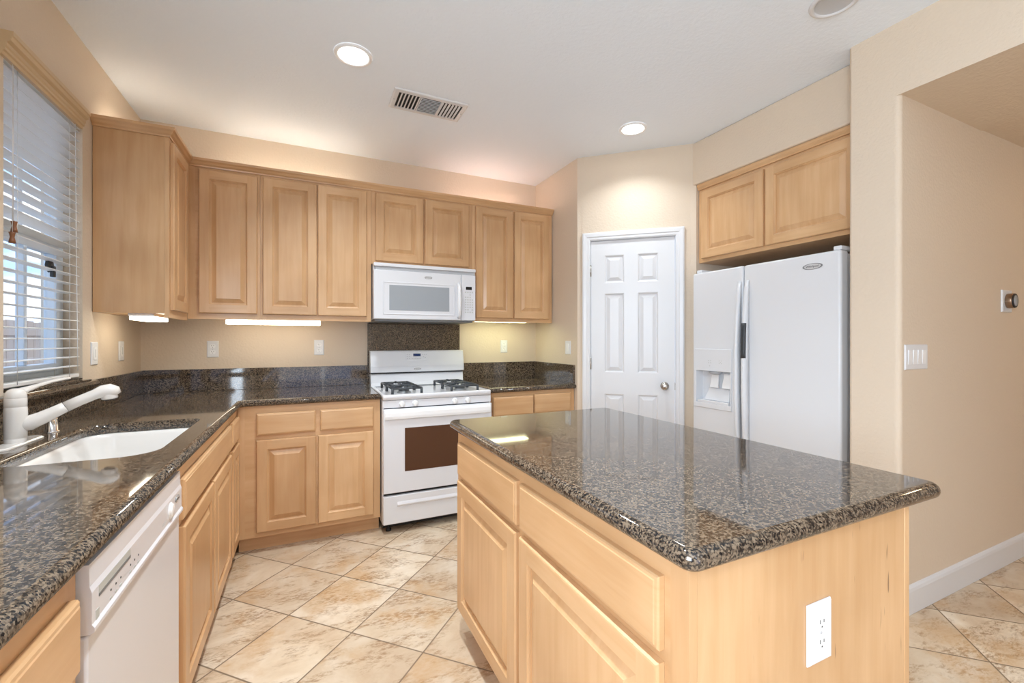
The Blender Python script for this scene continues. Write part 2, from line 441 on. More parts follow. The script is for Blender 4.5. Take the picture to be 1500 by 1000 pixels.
# angled pantry wall with its doorway
A0 = Vector((1.97, 2.95, 0)); B0 = Vector((2.585, 2.385, 0)); dd = (B0 - A0).normalized()
FP = F(A0, dd, (-abs(dd.y), -dd.x, 0))
LEN = (B0 - A0).length
D0, D1, DZ = 0.106, 0.731, 2.047
mb = MB(M_wall)
mb.fbox(FP, 0.035, D0 - 0.02, 0, ZC, -0.11, 0); mb.fbox(FP, D1 + 0.02, LEN + 0.005, 0, ZC, -0.11, 0); mb.fbox(FP, D0 - 0.02, D1 + 0.02, DZ + 0.02, ZC, -0.11, 0)
struct(mb.build('wall_pantry'))
# refrigerator alcove: soffit wall above the cabinet, alcove back and its far side
mb = MB(M_wall)
mb.box((2.60, 1.268, 2.412), (3.42, 2.375, ZC), 0, 0.010, 3)
mb.box((3.32, 1.268, 0), (3.42, 2.375, 2.43))
mb.prism([(2.588, 2.384), (2.615, 2.352), (3.32, 2.352), (3.32, 2.48), (2.66, 2.48)], 0, ZC)
struct(mb.build('wall_alcove'))
# column and hall wall (one run facing the camera), bullnosed corners
mb = MB(M_wall)
r = 0.022
poly = [(2.46 + r - r * math.cos(PI / 2 * k / 6), 1.055 + r - r * math.sin(PI / 2 * k / 6)) for k in range(7)] + [(6.5, 1.055), (6.5, 1.266), (2.46 + 0.012, 1.266), (2.46, 1.266 - 0.012)]
mb.prism(poly, 0, 2.392, 0)
struct(mb.build('wall_hall'))
mb = MB(M_wall)
mb.prism([(2.46, YR), (3.29, YR), (3.29, 1.055), (6.5, 1.055), (6.5, 1.266), (2.472, 1.266), (2.46, 1.254)], 2.392, ZC); struct(mb.build('wall_header'))
mb = MB(M_wall)
mb.hexa([(3.29, YR, 2.398), (6.5, YR, 2.44), (6.5, 1.0545, 2.44), (3.29, 1.0545, 2.398), (3.29, YR, ZC), (6.5, YR, ZC), (6.5, 1.0545, ZC), (3.29, 1.0545, ZC)])
struct(mb.build('ceiling_hall'))
mb = MB(M_wall); mb.box((6.5, YR, 0), (6.6, 1.266, ZC)); struct(mb.build('wall_right'))
# rear wall with the wide glazed opening
mb = MB(M_wall)
mb.box((XL - 0.15, YR - 0.12, 0), (-0.58, YR, ZC)); mb.box((1.28, YR - 0.12, 0), (6.6, YR, ZC)); mb.box((-0.58, YR - 0.12, 2.12), (1.28, YR, ZC))
struct(mb.build('wall_rear'))
mb = MB(M_trim)
for x in (-0.58, 0.32, 1.22): mb.box((x, YR - 0.09, 0), (x + 0.06, YR - 0.03, 2.12))
for x in (-0.52, 0.38):
    mb.box((x, YR - 0.09, 0.0), (x + 0.84, YR - 0.03, 0.08)); mb.box((x, YR - 0.09, 2.04), (x + 0.84, YR - 0.03, 2.12))
struct(mb.build('window_2'))
# baseboards
def baseboard(name, f, u0, u1):
    mb = MB(M_trim)
    pr = [(0.0, 0.001), (0.014, 0.001), (0.014, 0.105), (0.011, 0.118), (0.006, 0.126), (0.0, 0.128)]
    mb.loops([[f(u, z, n) for n, z in pr] for u in (u0, u1)], 0)
    return struct(mb.build(name))
baseboard('baseboard_hall', F((2.46, 1.055, 0), (1, 0, 0), (0, -1, 0)), 0.0, 4.0)
baseboard('baseboard_column', F((2.46, 1.055, 0), (0, -1, 0), (-1, 0, 0)), -0.205, 0.0)
baseboard('baseboard_pantry', FP, D1 + 0.075, LEN)

# ------------------------------------------------------------------ kitchen window (left wall)
mb = MB(M_vinyl); X0, X1 = XL - 0.115, XL - 0.07
def yz(mb, y0, y1, z0, z1, x0=X0, x1=X1, bev=0.003): mb.box((x0, y0, z0), (x1, y1, z1), 0, bev, 1)
yz(mb, WY0, WY0 + 0.05, WZ0, WZ1); yz(mb, WY1 - 0.06, WY1, WZ0, WZ1); yz(mb, WY0 + 0.05, WY1 - 0.06, WZ0, WZ0 + 0.05); yz(mb, WY0 + 0.05, WY1 - 0.06, WZ1 - 0.05, WZ1)
win = struct(mb.build('window_1'))
def sub(mb, name, p): return mb.build(name, p)
mb = MB(M_vinyl)
yz(mb, WY0 + 0.05, WY1 - 0.06, 1.665, 1.71, X0 + 0.005, X1 + 0.012)
yz(mb, WY0 + 0.05, WY0 + 0.085, WZ0 + 0.05, 1.665, X0 + 0.012, X1 + 0.012); yz(mb, WY1 - 0.095, WY1 - 0.06, WZ0 + 0.05, 1.665, X0 + 0.012, X1 + 0.012)
yz(mb, WY0 + 0.085, WY1 - 0.095, WZ0 + 0.05, WZ0 + 0.085, X0 + 0.012, X1 + 0.012)
sub(mb, 'sash', win)
mb = MB(M_vinyl)
yz(mb, 2.50, 2.522, WZ0 + 0.085, 1.665, X0 + 0.02, X1 + 0.004); yz(mb, 2.50, 2.522, 1.71, WZ1 - 0.05, X0 + 0.02, X1 - 0.01)
sub(mb, 'mullion', win)
mb = MB(M_glass)
mb.box((X0 + 0.022, WY0 + 0.05, WZ0 + 0.05), (X0 + 0.026, WY1 - 0.06, WZ1 - 0.05)); sub(mb, 'pane', win)
mb = MB(M_dark); mb.lathe((X1 + 0.012, 2.665, 1.60), (1, 0, 0), [(0.0, 0), (0.030, 0), (0.028, 0.010), (0.012, 0.014), (0.0, 0.014)], 0, 8, smooth=False)
mb.box((X1 + 0.02, 2.655, 1.55), (X1 + 0.035, 2.675, 1.60), 0, 0.003)
sub(mb, 'latch', win)
# outside: fence and ground
fe = thing('garden_fence', 'weathered brown board fence seen outside through the window blinds', 'fence', (-3.2, 3.6, -0.3))
mb = MB(M_fence)
for i in range(110):
    y = 0.4 + i * 0.145; zt = 1.50 + random.uniform(-0.01, 0.01)
    mb.box((-3.22, y, -0.3), (-3.20, y + 0.138, zt), 0, 0.003, 1)
mb.build('fence_boards', fe)
mb = MB(M_fence)
for z in (0.1, 0.75, 1.32): mb.box((-3.20, 0.4, z), (-3.16, 16.3, z + 0.09), 0, 0.003, 1)
mb.build('fence_rails', fe)
mb = MB(M_ground); mb.box((-14, -6, -0.42), (-1.16, 24, -0.30)); struct(mb.build('ground'))

# blinds
bl = thing('window_blind', 'white horizontal slat blind hanging in the window above the sink', 'blind', (-1.02, 2.52, WZ0))
mb = MB(M_blind); mb.box((-1.05, WY0 + 0.006, WZ1 - 0.055), (-0.995, WY1 - 0.006, WZ1 - 0.003), 0, 0.003); mb.build('head_rail', bl)
mb = MB(M_blind); mb.box((-1.048, WY0 + 0.008, WZ0 + 0.012), (-0.998, WY1 - 0.008, WZ0 + 0.03), 0, 0.004); mb.build('bottom_rail', bl)
zs = []; z = WZ0 + 0.065
while z < WZ1 - 0.07: zs.append(z); z += 0.0435
mb0 = None
for i, z in enumerate(zs):
    tilt = 0.0
    if z > 1.78: tilt = -0.10
    elif z > 1.735: tilt = -0.42
    elif z > 1.66: tilt = -0.2
    dz = math.tan(tilt) * 0.024
    mb = MB(M_blind)
    y0, y1 = WY0 + 0.008, WY1 - 0.008
    L = []
    for y in (y0, y1):
        sect = []
        for k in range(5):
            x = -1.047 + 0.0245 * 2 * k / 4; c = 0.0022 * (1 - (k / 2 - 1) ** 2)
            sect.append((x, y, z + dz * (1 - k / 2) + c))
        for k in range(4, -1, -1):
            x = -1.047 + 0.0245 * 2 * k / 4; c = 0.0022 * (1 - (k / 2 - 1) ** 2)
            sect.append((x, y, z + dz * (1 - k / 2) + c + 0.0026))
        L.append(sect)
    mb.loops(L, 0, True, True, False); mb.build('slat', bl)
mb = MB(M_blind)
for y in (WY0 + 0.10, WY1 - 0.11):
    for x in (-0.9965, -1.049): mb.tube([(x, y, WZ0 + 0.02), (x, y, WZ1 - 0.03)], 0.0011, 0, 6)
    for z in zs: mb.tube([(-1.049, y, z - 0.002), (-0.9965, y, z - 0.002)], 0.0006, 0, 4)
mb.build('ladder_cord', bl)
mb = MB(M_blind); mb.tube([(-0.985, 2.745, 2.29), (-0.983, 2.748, 1.75), (-0.985, 2.765, 1.3), (-0.985, 2.77, 1.12)], 0.0014, 0, 6); mb.build('lift_cord', bl)
mb = MB(M_blind); mb.tube([(-0.985, 2.262, 2.29), (-0.984, 2.260, 1.70)], 0.0011, 0, 6); mb.tube([(-0.983, 2.252, 2.29), (-0.983, 2.252, 1.66)], 0.0011, 0, 6); mb.build('pull_cord', bl)
for (y, z) in ((2.262, 1.668), (2.250, 1.625)):
    mb = MB(M_tassel); mb.lathe((-0.983, y, z), (0, 0, 1), [(0.0, 0), (0.010, 0.0), (0.0085, 0.010), (0.006, 0.022), (0.008, 0.034), (0.0095, 0.040), (0.0, 0.041)], 0, 14); mb.build('tassel', bl)

# cornice over the window
mb = MB(M_cornice)
pr = [(-0.99, 2.286), (-0.978, 2.286), (-0.976, 2.298), (-0.970, 2.302), (-0.970, 2.312), (-0.966, 2.318), (-0.966, 2.330), (-0.955, 2.338), (-0.952, 2.352), (-0.948, 2.356), (-0.948, 2.372), (-0.99, 2.372)]
pr = [(x, z + 0.0) for x, z in pr]
def moulding(mb, pr, y0, y1): mb.loops([[(x, y, z) for x, z in pr] for y in (y0, y1)], 0)
moulding(mb, pr, 2.178, 2.80)
tag(mb.build('window_cornice'), 'tan painted moulded cornice over the top of the sink window', 'cornice')

# ------------------------------------------------------------------ pantry door
mb = MB(M_trim)
CW = 0.060
pr = [(0.0, 0.0), (0.0, 0.010), (0.008, 0.013), (0.022, 0.013), (0.028, 0.017), (0.050, 0.019), (CW, 0.016), (CW, 0.0)]
def casing(mb, f, u0, u1, zt):
    # inner opening u0..u1, height zt ; mitred
    L = []
    for (uu, vv, du, dv) in ((u0, 0.0, -1, 0), (u0, zt, -1, 1), (u1, zt, 1, 1), (u1, 0.0, 1, 0)):
        L.append([f(uu + du * w, vv + dv * w, n + 0.0005) for w, n in pr])
    mb.loops(L, 0, True, True)
casing(mb, FP, D0 - 0.006, D1 + 0.006, DZ + 0.006)
struct(mb.build('trim_1'))
mb = MB(M_trim)
mb.fbox(FP, D0 - 0.019, D0 - 0.003, 0, DZ + 0.019, -0.11, 0.0); mb.fbox(FP, D1 + 0.003, D1 + 0.019, 0, DZ + 0.019, -0.11, 0.0); mb.fbox(FP, D0 - 0.003, D1 + 0.003, DZ + 0.003, DZ + 0.019, -0.11, 0.0)
struct(mb.build('trim_2'))
# slab: six raised panels
mb = MB(M_trim)
fr = -0.006
mb.fbox(FP, D0, D1, 0.008, DZ, -0.04, fr - 0.012, 0)
cols = [(D0 + 0.105, D0 + 0.105 + 0.150), (D1 - 0.118 - 0.150, D1 - 0.118)]
rws = [(0.21, 0.845), (1.012, 1.632), (1.715, 1.932)]
us = [D0, cols[0][0], cols[0][1], cols[1][0], cols[1][1], D1]; vs = [0.008, rws[0][0], rws[0][1], rws[1][0], rws[1][1], rws[2][0], rws[2][1], DZ]
for i in range(5):
    for j in range(7):
        if i in (1, 3) and j in (1, 3, 5):
            mb.rings(FP, us[i], us[i + 1], vs[j], vs[j + 1], [(0, fr - 0.012), (0, fr), (0.006, fr - 0.003), (0.012, fr - 0.010), (0.016, fr - 0.010), (0.042, fr - 0.002)])
        else:
            mb.fbox(FP, us[i], us[i + 1], vs[j], vs[j + 1], fr - 0.012, fr)
bmesh.ops.remove_doubles(mb.bm, verts=mb.bm.verts, dist=1e-5)
door = struct(mb.build('door_1'))
mb = MB(M_nickel)
kc = FP(D1 - 0.072, 0.918, fr)
mb.lathe(kc, FP.n, [(0.0, 0.0), (0.031, 0.0), (0.031, 0.004), (0.026, 0.009), (0.012, 0.011), (0.011, 0.028), (0.020, 0.034), (0.027, 0.044), (0.0275, 0.052), (0.022, 0.060), (0.010, 0.063), (0.0, 0.063)], 0, 28)
mb.build('door_knob', door)
mb = MB(M_nickel); mb.fbox(FP, D1 + 0.0005, D1 + 0.0035, 0.89, 0.945, -0.03, fr + 0.006); mb.build('strike_plate', door)
for zc in (1.815, 1.08, 0.25):
    mb = MB(M_nickel); mb.tube([FP(D0 - 0.002, zc - 0.045, fr + 0.006), FP(D0 - 0.002, zc + 0.045, fr + 0.006)], 0.006, 0, 10)
    mb.build('hinge', door)

# ------------------------------------------------------------------ ceiling fittings
def downlight(x, y, lit, label, r=0.094, power=3.0):
    t = thing('recessed_light', label, 'ceiling light', (x, y, ZC), 'recessed ceiling lights')
    mb = MB(M_plastic if lit else M_trim); mb.lathe((x, y, ZC), (0, 0, -1), [(r - 0.022, 0.0005), (r - 0.020, 0.008), (r - 0.010, 0.010), (r - 0.002, 0.006), (r, 0.0005)], 0, 48, cap1=False); mb.build('trim_ring', t)
    if lit:
        l = bpy.data.lights.new('recessed_lamp', 'AREA'); l.shape = 'DISK'; l.size = 0.15; l.energy = power; l.color = (0.885, 0.955, 1.0); l.spread = 2.2
        lo = bpy.data.objects.new('recessed_lamp', l); lo.location = (0, 0, -0.012); COL.objects.link(lo); lo.parent = t
        mb = MB(M_lamp); mb.lathe((x, y, ZC), (0, 0, -1), [(r - 0.02, 0.001), (r - 0.021, 0.005), (0.0, 0.006)], 0, 48); mb.build('lens', t)
    else:
        mb = MB(M_baf); mb.lathe((x, y, ZC), (0, 0, -1), [(r - 0.019, 0.004), (r - 0.028, 0.0015), (0.0, 0.0012)], 0, 48, ); mb.build('baffle', t)
    return t
downlight(0.219, 2.372, True, 'lit round recessed ceiling light left of the air vent', power=8.0)
downlight(2.040, 2.376, True, 'lit round recessed ceiling light in front of the pantry wall')
downlight(2.062, 1.115, False, 'unlit recessed ceiling can light at the top right, near the column')
for (x, y, w_, pw) in ((0.219, 1.11, 'above the gap between the dishwasher and the island', 11), (1.10, -0.9, 'added unseen behind the viewer to brighten the kitchen, middle', 3), (0.1, -2.1, 'added unseen to brighten the kitchen, by the family room side window', 15), (2.0, -2.2, 'added unseen to brighten the kitchen, by the rear glass doors', 9)):  # the three behind the viewer are unseen lamps added to brighten the kitchen
    downlight(x, y, True, 'lit recessed ceiling light ' + w_, power=pw)
# air register
vt = thing('ceiling_vent', 'white three-section ceiling air vent with slanted louvres', 'vent', (0.69, 2.685, ZC))
VX0, VX1, VY0, VY1 = 0.462, 0.915, 2.565, 2.800
FV = lambda x, y, z: (x, y, z)
mb = MB(M_trim)
def hring(mb, x0, x1, y0, y1, prof):
    L = [[(x0 + i, y0 + i, ZC - n), (x1 - i, y0 + i, ZC - n), (x1 - i, y1 - i, ZC - n), (x0 + i, y1 - i, ZC - n)] for i, n in prof]
    mb.loops(L, 0, False, False)
hring(mb, VX0, VX1, VY0, VY1, [(0, 0.0005), (0.003, 0.006), (0.010, 0.009), (0.032, 0.009), (0.032, 0.002)])
mb.build('frame', vt)
mb = MB(M_black); mb.box((VX0 + 0.032, VY0 + 0.032, ZC - 0.0025), (VX1 - 0.032, VY1 - 0.032, ZC - 0.0008)); mb.build('duct_opening', vt)
ix0, ix1, iy0, iy1 = VX0 + 0.034, VX1 - 0.034, VY0 + 0.034, VY1 - 0.034
wd = (ix1 - ix0); secs = [(ix0, ix0 + wd * 0.33), (ix0 + wd * 0.35, ix0 + wd * 0.65), (ix0 + wd * 0.67, ix1)]
mb = MB(M_trim)
for k in (0.335, 0.655):
    mb = MB(M_trim); mb.box((ix0 + wd * k, iy0, ZC - 0.011), (ix0 + wd * (k + 0.014), iy1, ZC - 0.002)); mb.build('divider', vt)
def blade(mb, a, b, off, th=0.0016):
    a, b, off = Vector(a), Vector(b), Vector(off)
    n = (b - a).cross(off).normalized() * th
    P = [a, b, b + off, a + off]
    mb.hexa([p - n * 0.5 for p in P] + [p + n * 0.5 for p in P])
for si, (a, b) in enumerate(secs):
    if si == 1:
        for k in range(10):
            y = iy0 + (iy1 - iy0) * (k + 0.5) / 10; mb = MB(M_trim); blade(mb, (a, y, ZC - 0.012), (b, y, ZC - 0.012), (0, 0.0015, 0.0055)); mb.build('louvre', vt)
    else:
        for k in range(6):
            x = a + (b - a) * (k + 0.5) / 6; mb = MB(M_trim); blade(mb, (x, iy0, ZC - 0.012), (x, iy1, ZC - 0.012), (0.010 if si == 0 else -0.010, 0, 0.006)); mb.build('louvre', vt)
for x in (VX0 + 0.016, VX1 - 0.016):
    mb = MB(M_lgrey); mb.lathe((x, (VY0 + VY1) / 2, ZC - 0.009), (0, 0, -1), [(0.004, 0), (0.003, 0.002), (0, 0.002)], 0, 10); mb.build('screw', vt)

# ------------------------------------------------------------------ cabinets
def door_panel(f, u0, u1, v0, v1, parent, mv, mh, name='door', st=0.056, T=0.019, n0=0.0):
    mb = MB(mv, mh); bm = mb.bm
    g = 0.0008
    A = lambda i, n: [f(u0 + i, v0 + i, n), f(u1 - i, v0 + i, n), f(u1 - i, v1 - i, n), f(u0 + i, v1 - i, n)]
    n0 += 0.0006
    L = [A(0, n0), A(0, n0 + T - 0.006), A(0.003, n0 + T - 0.001), A(0.007, n0 + T)]
    mb.loops(L, 0, True, False)
    # frame: stiles full height, rails between
    i = 0.007; a0, a1, b0, b1 = u0 + i, u1 - i, v0 + i, v1 - i; N = n0 + T
    def quad(p, q, r_, s_, mi):
        fc = bm.faces.new([bm.verts.new(x) for x in (p, q, r_, s_)]); fc.material_index = mi
    quad(f(a0, b0, N), f(u0 + st, b0, N), f(u0 + st, b1, N), f(a0, b1, N), 0)
    quad(f(u1 - st, b0, N), f(a1, b0, N), f(a1, b1, N), f(u1 - st, b1, N), 0)
    quad(f(u0 + st, b0, N), f(u1 - st, b0, N), f(u1 - st, v0 + st, N), f(u0 + st, v0 + st, N), 1)
    quad(f(u0 + st, v1 - st, N), f(u1 - st, v1 - st, N), f(u1 - st, b1, N), f(u0 + st, b1, N), 1)
    L = [A(st, N), A(st + 0.003, N - 0.0045), A(st + 0.007, N - 0.0065), A(st + 0.009, N - 0.0125), A(st + 0.013, N - 0.0125), A(st + 0.036, N - 0.002), A(st + 0.038, N - 0.0005)]
    mb.loops(L, 0, False, True)
    bmesh.ops.remove_doubles(bm, verts=bm.verts, dist=1e-6)
    return mb.build(name, parent)
def drawer_front(f, u0, u1, v0, v1, parent, mh, T=0.019, name='drawer_front', n0=0.0):
    mb = MB(mh); n0 += 0.0006
    mb.rings(f, u0, u1, v0, v1, [(0, n0), (0, n0 + T - 0.007), (0.003, n0 + T - 0.003), (0.008, n0 + T - 0.002), (0.010, n0 + T)])
    return mb.build(name, parent)
def cabinet(name, label, group, f, u0, u1, z0, z1, depth, doors=(), drawers=(), mv=None, mh=None, toe=None, side=None, cat='cabinet', loc=None, stiles=()):
    mv = mv or M_mv; mh = mh or M_mh
    c = f((u0 + u1) / 2, 0.0 if toe else z0, -depth / 2)
    t = thing(name, label, cat, c, group)
    e = 0.0006
    mb = MB(side or mv); w = 0.016
    if toe:
        mb.fbox(f, u0 + e, u0 + w, z0, z1, -depth, -0.0195); mb.fbox(f, u1 - w, u1 - e, z0, z1, -depth, -0.0195); mb.fbox(f, u0 + w, u1 - w, z0, z0 + w, -depth, -0.0195); mb.fbox(f, u0 + w, u1 - w, z0 + w, z1, -depth, -depth + 0.006)
    else: mb.fbox(f, u0 + e, u1 - e, z0 + (0.022 if z0 < 1.6 else 0), z1, -depth, -0.0195)
    mb.build('carcass', t)
    mb = MB(mv, mh)
    # face frame: end stiles, then one solid web behind the doors
    mb.fbox(f, u0 + e, u0 + 0.038, z0, z1, -0.019, 0, 0); mb.fbox(f, u1 - 0.038, u1 - e, z0, z1, -0.019, 0, 0)
    mb.fbox(f, u0 + 0.038, u1 - 0.038, z0, z1, -0.019, 0, 1 if not stiles else 0)
    mb.build('face_frame', t)
    for d in doors: door_panel(f, *d, t, mv, mh)
    for d in drawers: drawer_front(f, *d, t, mh)
    if toe:
        mb = MB(M_mtoe); mb.fbox(f, u0 + e, u1 - e, 0.001, z0 - 0.001, -depth + 0.05, -toe); mb.build('toe_kick', t)
    return t
FL = F((-0.365, 0, 0), (0, 1, 0), (1, 0, 0))
FB = F((0, 2.995, 0), (1, 0, 0), (0, -1, 0))
ZB0, ZB1 = 0.095, 0.873
gB = 'maple base cabinets'
cabinet('base_cabinet', 'maple base cabinet left of the dishwasher at the lower left corner', gB, FL, 0.25, 1.018, ZB0, ZB1, 0.60, [(0.29, 0.625, 0.115, 0.675), (0.645, 0.99, 0.115, 0.675)], [(0.29, 0.99, 0.70, 0.825)], M_mv_lo, M_mh_lo, 0.07)
cabinet('base_cabinet', 'maple sink base cabinet with one wide false drawer and two doors', gB, FL, 1.655, 2.692, ZB0, ZB1, 0.60, [(1.695, 2.180, 0.115, 0.675), (2.196, 2.665, 0.115, 0.675)], [(1.695, 2.665, 0.70, 0.825)], M_mv_lo, M_mh_lo, 0.07)
cabinet('base_cabinet', 'narrow maple base cabinet in the inner corner beside the sink cabinet', gB, FL, 2.692, 2.995, ZB0, ZB1, 0.60, [(2.715, 2.955, 0.115, 0.675)], [(2.715, 2.955, 0.70, 0.825)], M_mv_lo, M_mh_lo, 0.07)
cabinet('base_cabinet', 'maple base cabinet with two drawers and two doors left of the range', gB, FB, -0.364, 0.444, ZB0, ZB1, 0.64, [(-0.266, 0.057, 0.125, 0.672), (0.068, 0.400, 0.125, 0.672)], [(-0.266, 0.054, 0.70, 0.830), (0.080, 0.400, 0.70, 0.830)], M_mv_lo, M_mh_lo, 0.06)
cb = cabinet('base_cabinet', 'maple base cabinet with two short drawers right of the range, left drawer slightly ajar', gB, FB, 1.214, 1.966, ZB0, ZB1, 0.64, [(1.247, 1.578, 0.125, 0.672), (1.594, 1.925, 0.125, 0.672)], [(1.594, 1.925, 0.70, 0.848)], M_mv_lo, M_mh_lo, 0.06)
# the slightly open left drawer: front stands off and leans out
mb = MB(M_mh_lo); FBo = F((0, 2.995, 0), (1, 0, 0), (0, -1, 0))
mb.rings(FBo, 1.247, 1.578, 0.700, 0.842, [(0, 0.014), (0, 0.028), (0.003, 0.031), (0.008, 0.032), (0.010, 0.034)])
mb.build('drawer_front', cb)

# uppers
FU = F((0, 3.345, 0), (1, 0, 0), (0, -1, 0))
FUL = F((-0.672, 0, 0), (0, 1, 0), (1, 0, 0))
gU = 'maple wall cabinets'
ZU0, ZU1 = 1.400, 2.372
ul = cabinet('wall_cabinet', 'maple wall cabinet with a wide blank side panel beside the window', gU, FUL, 2.935, 3.345, ZU0 - 0.012, ZU1, 0.315, [(2.958, 3.28, 1.43, 2.345)], [], side=M_mv)
cabinet('wall_cabinet', 'single-door maple wall cabinet in the left corner of the back wall', gU, FU, -0.671, -0.276, ZU0, ZU1, 0.31, [(-0.612, -0.292, 1.437, 2.345)])
cabinet('wall_cabinet', 'tall two-door maple wall cabinet above the long under-cabinet light', gU, FU, -0.276, 0.432, ZU0, ZU1, 0.31, [(-0.260, 0.068, 1.437, 2.347), (0.074, 0.400, 1.437, 2.347)])
cabinet('wall_cabinet', 'short two-door maple wall cabinet above the microwave', gU, FU, 0.432, 1.216, 1.826, ZU1, 0.31, [(0.462, 0.815, 1.850, 2.348), (0.828, 1.186, 1.850, 2.348)])
cabinet('wall_cabinet', 'tall two-door maple wall cabinet right of the microwave', gU, FU, 1.216, 1.962, ZU0 + 0.016, ZU1, 0.31, [(1.243, 1.578, 1.447, 2.350), (1.590, 1.928, 1.447, 2.350)])
FFC = F((2.64, 0, 0), (0, -1, 0), (-1, 0, 0))
cf = cabinet('wall_cabinet', 'wide two-door maple cabinet recessed above the refrigerator', gU, FFC, -2.348, -1.272, 1.836, 2.405, 0.60, [(-2.315, -1.835, 1.862, 2.352), (-1.82, -1.30, 1.862, 2.352)])
mb = MB(M_mh); pr2 = [(0.0, 2.372), (0.010, 2.372), (0.012, 2.380), (0.018, 2.388), (0.022, 2.396), (0.024, 2.4105), (0.0, 2.4105)]
mb.loops([[FFC(u, z, n + 0.0008) for n, z in pr2] for u in (-2.348, -1.272)], 0); mb.build('top_moulding', cf)

# crown moulding, mitred around the inner corner
mb = MB(M_mh)
cpr = [(0.0, 2.362), (0.006, 2.362), (0.008, 2.370), (0.016, 2.378), (0.022, 2.388), (0.030, 2.396), (0.032, 2.410), (0.0, 2.410)]
def cp(n, z, k):
    n += 0.001
    if k == 0: return (-0.988, 2.935 - n, z)
    if k == 1: return (-0.672 + n, 2.935 - n, z)
    if k == 2: return (-0.672 + n, 3.345 - n, z)
    return (1.966, 3.345 - n, z)
mb.loops([[cp(n, z, k) for n, z in cpr] for k in range(4)], 0)
tag(mb.build('crown_moulding'), 'maple crown moulding along the tops of the back and left wall cabinets', 'moulding')

# island
FI = F((0.60, 0, 0), (0, -1, 0), (-1, 0, 0))
isl = thing('kitchen_island', 'maple kitchen island cabinet with two drawers and two doors under a granite top', 'kitchen island', (0.966, 1.19, 0))
mb = MB(M_mp); mb.box((0.6195, 0.555, 0.108), (1.312, 1.826, 0.873)); mb.build('carcass', isl)
mb = MB(M_mv_is, M_mh_is)
mb.fbox(FI, -1.826, -1.785, 0.108, 0.873, -0.019, 0, 0); mb.fbox(FI, -0.598, -0.555, 0.108, 0.873, -0.019, 0, 0); mb.fbox(FI, -1.785, -0.598, 0.108, 0.873, -0.019, 0, 1)
mb.build('face_frame', isl)
for a, b in ((-1.785, -1.215), (-1.190, -0.612)):
    door_panel(FI, a, b, 0.128, 0.672, isl, M_mv_is, M_mh_is); drawer_front(FI, a, b, 0.695, 0.832, isl, M_mh_is)
mb = MB(M_mv); mb.box((1.3125, 0.554, 0.108), (1.333, 1.827, 0.873), 0, 0.001); mb.build('back_panel', isl)
mb = MB(M_mtoe); mb.box((0.66, 0.575, 0.001), (1.30, 1.80, 0.107)); mb.build('toe_kick', isl)

# ------------------------------------------------------------------ granite
mb = MB(M_gran)
SK = rpoly(-0.815, 1.692, -0.425, 2.395, [0.09, 0.10, 0.05, 0.09], 8)
inner = [(-0.340 + 0.0, 2.966)]
polyL = [(-0.988, 0.20), (-0.340, 0.20), (-0.340, 2.952), (-0.326, 2.966), (0.446, 2.966), (0.446, 3.658), (-0.988, 3.658)]
slab(mb, polyL, 0.8745, 0.914, 0.019, [SK[::-1]])
wt = tag(mb.build('countertop'), 'dark speckled granite worktop turning the corner from the sink to the range', 'countertop')
mb = MB(M_gran); slab(mb, [(1.213, 2.966), (1.968, 2.966), (1.968, 3.658), (1.213, 3.658)], 0.8745, 0.914, 0.019)
tag(mb.build('countertop'), 'short dark granite worktop between the range and the right side wall', 'countertop')
mb = MB(M_gran); slab(mb, rpoly(0.570, 0.522, 1.432, 1.880, 0.032, 6), 0.8745, 0.914, 0.0195)
tag(mb.build('countertop'), 'large glossy speckled granite top on the kitchen island', 'countertop')
# splashes
BSZ = 1.066
mb = MB(M_gran); mb.box((-0.988, 0.30, 0.9145), (-0.968, 2.150, BSZ - 0.016)); mb.box((-0.988, 2.150, 0.9145), (-0.968, 3.636, BSZ - 0.016 if False else BSZ), 0, 0.001)
tag(mb.build('backsplash'), 'low granite backsplash along the left wall behind the sink', 'backsplash')
mb = MB(M_gran); mb.box((-0.988, 3.638, 0.9145), (0.4415, 3.658, BSZ), 0, 0.001)
tag(mb.build('backsplash'), 'long low granite backsplash on the back wall left of the range', 'backsplash')
mb = MB(M_gran); mb.box((0.4425, 3.638, 0.9145), (1.2085, 3.658, 1.402), 0, 0.001)
tag(mb.build('backsplash'), 'tall granite slab on the wall between the range and microwave', 'backsplash')
mb = MB(M_gran); mb.box((1.2095, 3.638, 0.9145), (1.947, 3.658, BSZ), 0, 0.001)
tag(mb.build('backsplash'), 'short low granite backsplash on the back wall right of the range', 'backsplash')
mb = MB(M_gran); mb.box((1.948, 2.985, 0.9145), (1.968, 3.658, BSZ), 0, 0.001)
tag(mb.build('backsplash'), 'granite backsplash end piece on the right side wall', 'backsplash')
# granite sill below the window
mb = MB(M_gran)
slab(mb, [(-1.10, 2.216), (-0.99, 2.216), (-0.99, 2.12), (-0.946, 2.12), (-0.946, 2.885), (-0.99, 2.885), (-0.99, 2.83), (-1.10, 2.83)], BSZ + 0.0005, BSZ + 0.0085 + 0.0, 0.004)
mb.bm.free(); mb = MB(M_gran)
n = 10; pts = []
for k in range(n + 1):
    a = -PI / 2 + PI * k / n; pts.append((-0.958 + 0.016 * math.cos(a), 1.051 + 0.016 * math.sin(a)))
pts = [(-0.9675, 1.035)] + pts + [(-0.9675, 1.067)]
mb.loops([[(x, y, z) for x, z in pts] for y in (0.30, 2.885)], 0, True, True, False)
mb.box((-0.9885, 2.216, 1.0665), (-0.955, 2.83, 1.0745)); mb.box((-1.10, 2.218, 1.0755), (-0.9885, 2.828, 1.082))
tag(mb.build('window_sill'), 'bullnosed granite ledge running below the window behind the faucet', 'sill')

